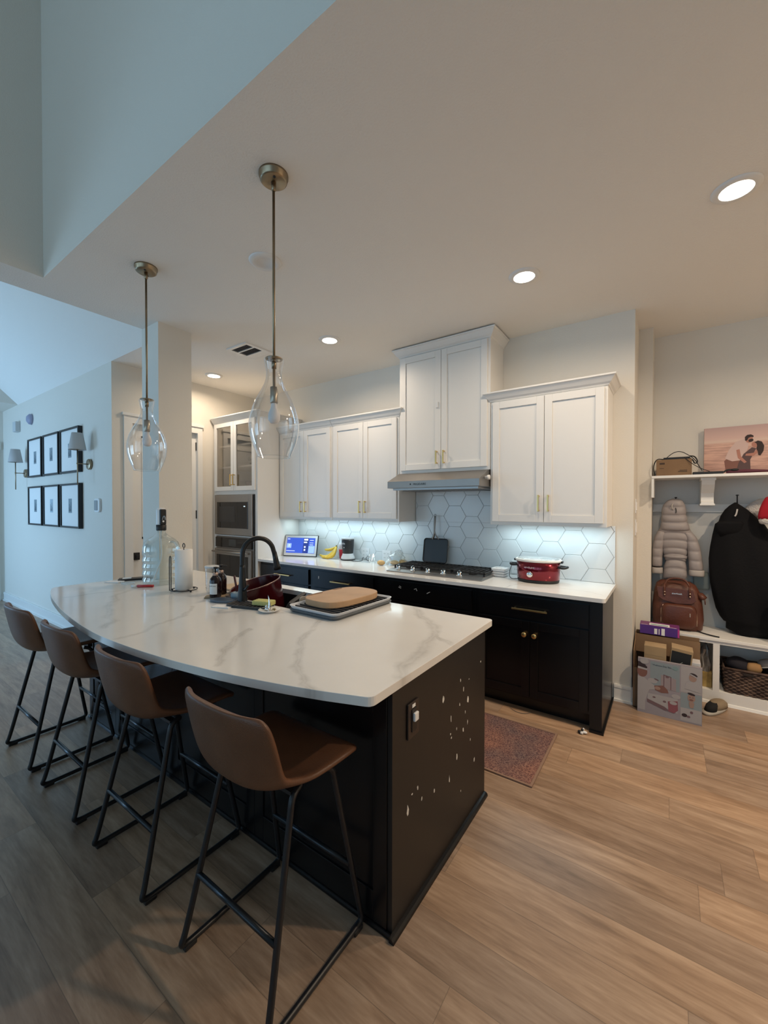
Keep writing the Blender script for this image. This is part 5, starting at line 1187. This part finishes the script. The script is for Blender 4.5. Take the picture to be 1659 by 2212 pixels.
# black coat
coat = mat('black_coat', (.006,.006,.007), .85, spec=.2, bump=.2, bscale=60)
t = thing('black_coat', 'long black coat hanging from the hook, reaching down to the bench', 'coat', (.46, 4.25, 1.5))
pf = [(1.556,.435,.008,.012),(1.535,.435,.035,.035),(1.50,.440,.070,.05),(1.45,.450,.105,.06),(1.40,.462,.130,.07),(1.385,.462,.150,.078),(1.30,.478,.180,.088),(1.20,.490,.205,.098),(1.10,.500,.225,.105),(1.0,.510,.235,.110),(.90,.520,.240,.110),(.80,.530,.232,.108),(.70,.545,.222,.10),(.64,.555,.205,.095),(.605,.565,.190,.09),(.60,.57,.180,.085),(.54,.575,.185,.085),(.535,.58,.182,.082),(.522,.59,.16,.07)]
mb = MB(); R = []; n = 44
for (z, cx, rx, ry) in pf:
    ring = []
    for k in range(n):
        a_ = 2*PI*k/n; f_ = 1+.06*math.sin(7*a_+z*3)*min(1, (1.56-z)*2.5)
        ring.append(mb.V((cx+rx*math.cos(a_)*(1+.02*math.sin(5*a_+z*9)), 4.265+ry*math.sin(a_)*f_, z+.012*math.sin(4*a_+1)*(z < .56))))
    R.append(ring)
for A, B in zip(R, R[1:]):
    for k in range(n): mb.F([A[k], A[(k+1)%n], B[(k+1)%n], B[k]], True)
mb.F(R[0], True); mb.F(R[-1], True)
mb.build('coat_body', coat, t)
MB().tube(smoothpath([(.441, 4.200, 1.505), (.437, 4.192, 1.48), (.432, 4.188, 1.46), (.425, 4.186, 1.45)], 2), [.005]*16 if False else .0055, 8).build('zip_pull', mat('pull_grey', (.45,.44,.43), .6), t)
MB().loft([(.40, 4.20, 1.41, .07, .03), (.40, 4.20, 1.395, .085, .035), (.395, 4.20, 1.385, .088, .035), (.40, 4.205, 1.34, .085, .03), (.41, 4.215, 1.28, .07, .02)]).build('collar', coat, t)
# red hat with white fur
HY = -.045
t = thing('santa_hat', 'red and white santa hat hanging at the right edge of the picture', 'hat', (.64, 4.22, 1.5))
mb = MB(); mb.loft([(.640, 4.14, 1.605, .020, .02), (.640, 4.14, 1.595, .045, .035), (.640, 4.13, 1.56, .062, .045), (.645, 4.12, 1.51, .085, .055), (.65, 4.12, 1.455, .100, .06), (.65, 4.12, 1.435, .095, .055)], n=32)
rg = random.Random(4)
for v in mb.bm.verts: v.co += Vector((rg.uniform(-.004, .004),)*3)
mb.build('red_felt', mat('red_felt', (.36,.008,.020), .9), t)
mb = MB(); mb.loft([(.67, 4.12, 1.395, .10, .05), (.67, 4.12, 1.402, .11, .065), (.665, 4.12, 1.425, .112, .068), (.66, 4.12, 1.437, .10, .06)], n=32).build('fur_band', mat('fur_white', (.62,.58,.54), .95, bump=1, bscale=90), t)
tag(MB().loft([(.60, 4.345, 1.44, .06, .03), (.57, 4.345, 1.50, .08, .035), (.59, 4.345, 1.555, .055, .03), (.61, 4.345, 1.59, .02, .02)], n=24).build('white_scarf', mat('fur_white')), 'fluffy white scarf hanging behind the red hat', 'scarf')
tag(MB().loft([(.755, 4.09, .60, .10, .04, 3), (.755, 4.09, .62, .12, .05, 3), (.755, 4.09, .82, .125, .05, 3), (.755, 4.09, .85, .10, .04, 3)], n=24).build('blue_bag', mat('slate_bag', (.13,.15,.24), .8)), 'slate blue bag at the right edge in front of the black coat', 'bag')
# brown backpack on the bench
Zb = .5125
lb_ = mat('brown_leather', (.105,.034,.020), .42, bump=.3, bscale=40, var=.15, vscale=7)
gold = mat('rose_gold_metal', (.75,.60,.48), .25, 1)
t = thing('backpack', 'brown leather backpack standing on the left end of the bench', 'backpack', (.07, 4.22, Zb))
mb = MB(); mb.loft([(.068, 4.22, Zb, .150, .095, 4), (.068, 4.22, Zb+.012, .168, .108, 3.6), (.068, 4.22, Zb+.09, .176, .115, 3.4), (.066, 4.22, Zb+.18, .172, .112, 3.4), (.064, 4.225, Zb+.25, .166, .10, 3.4), (.060, 4.23, Zb+.31, .155, .085, 3.2), (.055, 4.235, Zb+.36, .135, .06, 3), (.05, 4.235, Zb+.385, .10, .03, 3)], n=48).build('main_body', lb_, t)
mb = MB().at((.075, 4.115, Zb+.02), (math.radians(4), 0, 0)); P = rrect(-.118, .118, 0, .195, .05, 6)
rings = []
for (s_, yy) in ((1.0, .02), (1.0, -.012), (.95, -.030), (.82, -.038)):
    rings.append([mb.V((x*s_, yy, .0975+(z-.0975)*s_)) for x, z in P])
for A, B in zip(rings, rings[1:]):
    for k in range(len(A)): mb.F([A[k], A[(k+1)%len(A)], B[(k+1)%len(A)], B[k]], True)
mb.F(rings[-1], True); mb.build('front_pocket', lb_, t)
mb = MB().at((.075, 4.100, Zb+.02), (math.radians(4), 0, 0)); mb.tube([(x, 0, z) for x, z in smoothpath2] if False else [(x*1.01, 0.006, z) for x, z in [(-.118, .03), (-.118, .10), (-.117, .145), (-.105, .178)]], .0028, 6).tube([(x*1.01, 0.006, z) for x, z in [(.100, .178), (.114, .150), (.118, .10), (.118, .03)]], .0028, 6).build('piping', gold, t)
MB().prismX([(4.075, Zb+.17), (4.10, Zb+.185), (4.11, Zb+.14), (4.085, Zb+.138)], -.03, .17).build('pocket_flap', lb_, t)
MB().bev(.145, .152, 4.066, 4.073, Zb+.125, Zb+.155, .001).build('zip_pull', gold, t)
mb = MB(); P = [(-.075, Zb+.345), (-.065, Zb+.26), (-.03, Zb+.235), (.06, Zb+.215), (.16, Zb+.225), (.19, Zb+.25), (.17, Zb+.335)]
lo = [mb.V((x, 4.128-(Zb+.36-z)*.13, z)) for x, z in P]; hi = [mb.V((x, 4.118-(Zb+.36-z)*.13, z)) for x, z in P]
mb.F(hi[::-1]); mb.F(lo)
for k in range(len(P)): mb.F([lo[k], lo[(k+1)%len(P)], hi[(k+1)%len(P)], hi[k]])
mb.build('top_flap', lb_, t, bevel=.003)
for hx in (-.022, .146):
    MB().at((hx, 4.108, 0)).tube([(0, .012, Zb+.40-.03), (0, 0, Zb+.34), (.001, -.008, Zb+.275)], .0075, 8).build('handle_strap', lb_, t)
    for k in (0, 1): MB().ell((hx+.002, 4.094, Zb+.283+k*.024), .006, .004, .006, 12, 8).build('stud', gold, t)
MB().tube(smoothpath([(-.022, 4.12, Zb+.36), (0, 4.14, Zb+.41), (.06, 4.15, Zb+.42), (.12, 4.14, Zb+.41), (.146, 4.12, Zb+.36)], 3), .0075, 8).build('top_handle', lb_, t)
text('storksak', .020, (.062, 4.093, Zb+.300), (PI/2-.1, 0, 0), gold, t, 'brand_lettering')
MB().loft([(.225, 4.17, Zb+.26, .022, .03), (.232, 4.17, Zb+.28, .030, .035), (.215, 4.18, Zb+.31, .02, .02)]).tube([(.245, 4.15, Zb+.27), (.248, 4.145, Zb+.225)], .004, 6).build('side_tab', lb_, t)
MB().tube(smoothpath([(.20, 4.13, Zb+.008), (.24, 4.09, Zb+.006), (.29, 4.055, Zb+.006), (.33, 4.045, Zb+.005)], 2), .005, 6).build('loose_strap', blackmatte, t)

# cardboard carton with boxes
t = thing('open_carton', 'large open brown carton on the floor at the left end of the bench', 'box', (.0, 3.8, 0))
a, b, c, d = -.212, .205, 3.62, 3.99
mb = MB().box(a, b, c, d, 0, .005).box(a, a+.005, c+.03, d, 0, .42).box(b-.005, b, c, d, 0, .36).box(a, b, d-.005, d, 0, .500).box(a, b, c, c+.005, 0, .30)
mb.prismX([(c+.03, .42), (d, .42), (d, .50), (d-.10, .50)], a, a+.005)
mb.box(a, b, d-.14, d-.10, .352, .356) if False else None
mb.build('carton', card, t)
mb = MB().at((0, 3.885, .495), (math.radians(86), 0, 0)).box(a, b, -.14, 0, 0, .005).build('rear_flap', card, t)
tag(MB().box(a-.005, a-.001, 3.66, 3.98, 0.002, .36).build('maroon_board', mat('maroon_print', (.09,.03,.035), .6)), 'dark maroon board standing against the left side of the open carton', 'board')
tag(MB().at((0, 0, 0)).bev(-.143, -.004, 3.66, 3.78, .20, .472, .002).box(-.14, -.03, 3.6592, 3.66, .405, .411).build('carton_box', card2), 'light brown closed box standing in the open carton, left of the black one', 'box', )
t = thing('black_carton', 'cardboard box with a black open front standing in the open carton', 'box', (.06, 3.7, .2))
MB().at((.062, 3.70, .20), (0, math.radians(6), 0)).box(-.064, .064, -.05, .08, 0, .285).build('carton', card2, t)
MB().at((.062, 3.70, .20), (0, math.radians(6), 0)).box(-.060, .056, -.0515, -.05, 0, .265).build('black_face', mat('black_card', (.012,.013,.014), .6), t)
MB().at((.062, 3.70, .20), (0, math.radians(6), 0)).prismY([(-.02, .165), (-.017, .165), (.012, .195), (.008, .195)], -.0525, -.0515).build('printed_stroke', mat('pale_ink', (.4,.42,.38), .6), t)
tag(MB().bev(.139, .198, 3.66, 3.76, .20, .402, .002).build('white_carton', mat('white_card', (.60,.59,.60), .6)), 'small white box standing at the right inside the open carton', 'box')
# printed toy box leaning in front
t = thing('toy_box', 'pale pink and blue printed toy box on the floor before the open carton', 'box', (.01, 3.58, 0))
BX = ((.0, 3.558, .0005), (math.radians(-3), 0, math.radians(0)))
pale = mat('print_pale_pink', (0.279,0.254,0.279), .45, var=.06, vscale=3)
MB().at(*BX).box(-.178, .203, 0, .035, 0, .395).build('carton', pale, t)
def fl(pts, m_, nm, dep=1): MB().at(*BX).prismY(pts, -.0005*dep, -.0005*dep+.0003).build(nm, m_, t)
def bl(cx, cz, rx, rz, m_, nm, dep=1, rot=0):
    P = []
    for k in range(20):
        a_ = 2*PI*k/20; u, v = rx*math.cos(a_), rz*math.sin(a_); P.append((cx+u*math.cos(rot)-v*math.sin(rot), cz+u*math.sin(rot)+v*math.cos(rot)))
    fl(P, m_, nm, dep)
pb = mat('print_pale_blue', (0.223,0.267,0.291), .45); pw = mat('print_white', (0.347,0.329,0.335), .45); psk = mat('print_skin2', (0.186,0.087,0.071), .5); psk2 = mat('print_skin3', (0.310,0.205,0.167), .5); phr = mat('print_hair2', (.03,.018,.02), .5); ppk = mat('print_pink', (0.223,0.074,0.093), .5); pmr = mat('print_mauve', (0.149,0.093,0.105), .5); pmi = mat('print_mirror', (0.285,0.236,0.248), .4)
fl([(-.10,.385),(.075,.385),(.075,.20),(-.10,.20)], pb, 'print_backdrop'); fl([(.082,.39),(.20,.39),(.20,.21),(.082,.21)], pw, 'print_inset'); fl([(.082,.205),(.20,.205),(.20,.01),(.082,.01)], pb, 'print_inset')
fl([(.082,.10),(.20,.10),(.20,.01),(.082,.01)], pw, 'print_inset', 2)
bl(-.150,.300,.032,.042, psk, 'printed_face', 2); fl([(-.178,.325),(-.125,.318),(-.118,.335),(-.140,.360),(-.178,.370)], phr, 'printed_hair', 3); fl([(-.178,.318),(-.120,.312),(-.120,.325),(-.178,.333)], pw, 'printed_headband', 4)
fl([(-.178,.262),(-.140,.258),(-.110,.235),(-.060,.205),(-.060,.185),(-.105,.175),(-.13,.09),(-.13,.02),(-.178,.02)], pw, 'printed_robe', 2)
bl(-.085,.245,.030,.018, pw, 'printed_bowl', 3); bl(-.062,.258,.016,.005, pmr, 'printed_brush', 4, -.3)
fl([(-.035,.30),(.028,.292),(.055,.285),(.055,.20),(-.035,.205)], pmi, 'printed_mirror', 2); fl([(-.020,.305),(-.014,.305),(-.014,.215),(-.020,.215)], pmr, 'printed_frame', 3); fl([(.022,.298),(.027,.297),(.027,.205),(.022,.206)], pmr, 'printed_frame', 3); fl([(-.020,.305),(.027,.297),(.027,.291),(-.020,.299)], pmr, 'printed_frame', 3); bl(.003,.292,.011,.008, pmr, 'printed_flower', 4)
fl([(-.075,.212),(-.02,.225),(.005,.20),(.012,.178),(-.03,.170),(-.070,.182)], psk, 'printed_arm', 3); bl(-.055,.198,.018,.012, psk2, 'printed_hand', 4)
fl([(-.115,.150),(.065,.150),(.065,.045),(-.01,.07),(-.115,.105)], pw, 'printed_table', 2); fl([(-.118,.108),(-.01,.075),(.02,.050),(-.01,.05),(-.118,.085)], pmr, 'printed_shadow', 3); bl(-.075,.128,.010,.006, pmr, 'printed_knob', 3); bl(-.012,.112,.010,.007, pmr, 'printed_knob', 3)
bl(.055,.165,.026,.016, pw, 'printed_cushion', 3); fl([(.008,.12),(.065,.135),(.068,.07),(.045,.045),(.012,.05)], ppk, 'printed_stool', 4); bl(.04,.115,.022,.012, pw, 'printed_towel', 5)
bl(.150,.318,.022,.026, psk2, 'printed_face', 3); bl(.155,.340,.022,.011, phr, 'printed_hair', 4, -.3); fl([(.134,.338),(.172,.322),(.174,.330),(.136,.347)], pw, 'printed_headband', 5); fl([(.11,.275),(.13,.295),(.17,.290),(.195,.265),(.195,.225),(.105,.235)], pw, 'printed_robe', 4)
bl(.143,.178,.022,.030, psk2, 'printed_face', 3); bl(.143,.205,.022,.008, phr, 'printed_hair', 4, -.2); fl([(.128,.145),(.143,.155),(.160,.145),(.155,.11),(.135,.11)], psk2, 'printed_hands', 4); bl(.143,.165,.012,.006, psk, 'printed_mouth', 5); bl(.135,.183,.004,.003, pmr, 'printed_eye', 5); bl(.152,.183,.004,.003, pmr, 'printed_eye', 5)
bl(.105,.050,.016,.012, phr, 'printed_item', 4); bl(.128,.045,.010,.008, pmr, 'printed_item', 4); bl(.145,.078,.009,.009, pmr, 'printed_item', 4)
bl(-.138,.378,.028,.022, pw, 'printed_seal', 6); bl(.050,.362,.017,.014, mat('print_teal', (0.174,0.260,0.273), .5), 'printed_badge', 3)
text('Wellness Day Spa', .0155, (-.030, 3.5755, .362), (PI/2-math.radians(3), 0, 0), mat('print_dark', (.07,.09,.11)), t, 'printed_lettering', .0003)
t = thing('purple_box', 'purple cardboard box with white label lying on top of the open carton', 'box', (-.05, 3.93, .5))
prp = mat('purple_card', (.085,.03,.22), .45); mgt = mat('magenta_card', (.17,.035,.16), .45)
MB().bev(-.182, .078, 3.875, 4.005, .5125 if False else .505, .575, .0015).build('carton', prp, t)
MB().box(-.180, .076, 3.878, 4.002, .575, .5758).build('top_print', mgt, t)
MB().box(-.12, .015, 3.89, 3.96, .5758, .5766).build('top_label', paper, t)
MB().box(-.11, .005, 3.905, 3.925, .5766, .577).build('label_print', mat('label_teal', (.08,.28,.32), .5), t)
MB().box(-.085, -.065, 3.8742, 3.875, .512, .555).box(-.038, -.016, 3.8742, 3.875, .508, .562).box(-.056, -.050, 3.8742, 3.875, .512, .555).box(-.172, -.13, 3.885, 3.89, .5758, .5765).box(.0, .06, 3.882, 3.887, .5758, .5765).build('front_print', paper, t)
MB().box(.066, .0765, 3.8742, 3.875, .508, .573).build('pink_edge', mat('pink_edge', (.5,.05,.25), .5), t)
# gift bag in the left cubby
t = thing('cubby_bag', 'gold and white paper bag with crumpled silver paper in the left cubby', 'bag', (.24, 4.12, .10))
MB().prismX([(4.08, .1005), (4.18, .1005), (4.19, .22), (4.07, .22)], .205, .289).build('body', mat('gold_paper', (.42,.29,.10), .45, var=.35, vscale=18), t)
mb = MB(); mb.loft([(.247, 4.13, .22, .040, .045), (.25, 4.13, .26, .036, .04), (.245, 4.13, .33, .030, .035), (.25, 4.13, .39, .022, .03), (.25, 4.13, .43, .006, .01)], n=20)
rg = random.Random(9)
for v in mb.bm.verts: v.co += Vector((rg.uniform(-.008, .008), rg.uniform(-.008, .008), rg.uniform(-.006, .006)))
mb.build('crumpled_paper', mat('silver_paper', (.32,.29,.26), .35, .5, var=.4, vscale=14), t, smooth=False)
# wicker basket
t = thing('wicker_basket', 'dark brown woven basket in the right cubby of the bench', 'basket', (.62, 4.2, .10))
m = bpy.data.materials.new('wicker'); m.use_nodes = True; nt = m.node_tree; b = nt.nodes['Principled BSDF']; b.inputs['Roughness'].default_value = .6
tc = N(nt, 'ShaderNodeTexCoord'); nz = N(nt, 'ShaderNodeTexNoise'); nz.inputs['Scale'].default_value = 22; nt.links.new(tc.outputs['Object'], nz.inputs['Vector'])
nt.links.new(ramp(nt, nz.outputs[0], [(.35, (.045,.024,.018)), (.65, (.14,.085,.06))]), b.inputs['Base Color'])
mb = MB(); x0, x1, y0, y1 = .362, .90, 4.045, 4.33
def bw(z): k = (z-.10)/.18; return x0+.012*(1-k), x1-.012*(1-k), y0+.01*(1-k), y1-.01*(1-k)
rows = 13
for r in range(rows):
    z = .107+r*.0135; a, b_, c, d = bw(z); n = 46; P = []
    per = [(a+(b_-a)*k/n, c) for k in range(n)]+[(b_, c+(d-c)*k/16) for k in range(16)]+[(b_-(b_-a)*k/n, d) for k in range(n)]+[(a, d-(d-c)*k/16) for k in range(16)]
    for k, (x, y) in enumerate(per):
        o_ = .0038 if (k//2+r) % 2 else -.0038; cx_, cy_ = (a+b_)/2, (c+d)/2
        if y in (c, d): y += o_*(1 if y > cy_ else -1)
        else: x += o_*(1 if x > cx_ else -1)
        P.append((x, y, z+.0012*math.sin(k*1.7+r)))
    mb.tube(P, .0072, 6, closed=True)
mb.build('woven_wall', m, t)
a, b_, c, d = bw(.28)
MB().box(x0+.014, x1-.014, y0+.014, y1-.014, .1005, .112).build('basket_floor', m, t)
MB().tube([(a, c, .285), (b_, c, .285), (b_, d, .285), (a, d, .285)], .011, 8, closed=True).build('rim', m, t)
MB().bev(.47, .53, 4.030, 4.040, .255, .275, .003).build('handle', mat('wicker_dark', (.02,.014,.012), .6), t)
tag(MB().loft([(.47, 4.16, .27, .075, .07), (.47, 4.16, .30, .09, .08), (.455, 4.15, .335, .07, .06), (.45, 4.15, .355, .03, .03)], n=24).build('dark_beanie', mat('dark_knit', (.018,.016,.022), .9)), 'dark knitted hat at the left of the wicker basket', 'hat')
tag(MB().loft([(.535, 4.10, .275, .04, .03, 3), (.54, 4.10, .31, .045, .035, 3), (.54, 4.10, .34, .035, .025, 3), (.545, 4.11, .345, .01, .01)], n=24).build('tan_glove', mat('tan_suede', (.34,.19,.08), .8)), 'tan suede glove on top of the wicker basket', 'glove')
t = thing('shoe', 'grey and white shoe lying on top of the wicker basket', 'shoe', (.62, 4.14, .33)); MB().at((.62, 4.13, .355), (0, -.4, -.3)).loft([(0, 0, -.02, .062, .03), (0, 0, -.008, .066, .033), (-.005, 0, .012, .055, .028), (-.012, 0, .026, .03, .02)], n=28).build('upper', mat('shoe_grey', (.25,.24,.24), .6), t); MB().at((.62, 4.13, .355), (0, -.4, -.3)).loft([(0, 0, -.03, .064, .031), (0, 0, -.02, .066, .033)], n=28).build('sole', mat('pale_sole', (.5,.49,.47), .6), t)
tag(MB().loft([(.72, 4.18, .27, .10, .08), (.72, 4.18, .32, .11, .09), (.71, 4.17, .37, .07, .06), (.70, 4.17, .40, .03, .03)], n=24).build('brown_scarf', mat('brown_wool', (.07,.04,.03), .9)), 'dark brown scarf heaped at the right of the wicker basket', 'scarf')
# slipper
t = thing('slipper', 'beige felt slipper with dark lining on the floor beside the toy box', 'slipper', (.29, 3.9, 0))
SL = ((.295, 3.885, 0), (0, 0, math.radians(62)))
felt = mat('felt_beige', (.27,.205,.135), .9)
MB().at(*SL).loft([(0, 0, .0005, .135, .042, 2.4), (0, 0, .012, .142, .048, 2.4), (0, 0, .022, .140, .047, 2.4)], n=40).build('sole', mat('sole_pale', (.42,.39,.34), .7), t)
MB().at(*SL).loft([(.045, 0, .020, .094, .046, 2.3), (.045, 0, .045, .090, .045, 2.3), (.035, 0, .066, .072, .036, 2.3), (.02, 0, .074, .045, .022, 2.3)], n=36).build('upper', felt, t)
MB().at((.295-.028, 3.885-.055, 0), (0, 0, math.radians(62))).loft([(0, 0, .022, .050, .036), (.018, 0, .055, .045, .033), (.03, 0, .071, .03, .024)], n=28).build('lining', mat('lining_dark', (.012,.012,.013), .9), t)
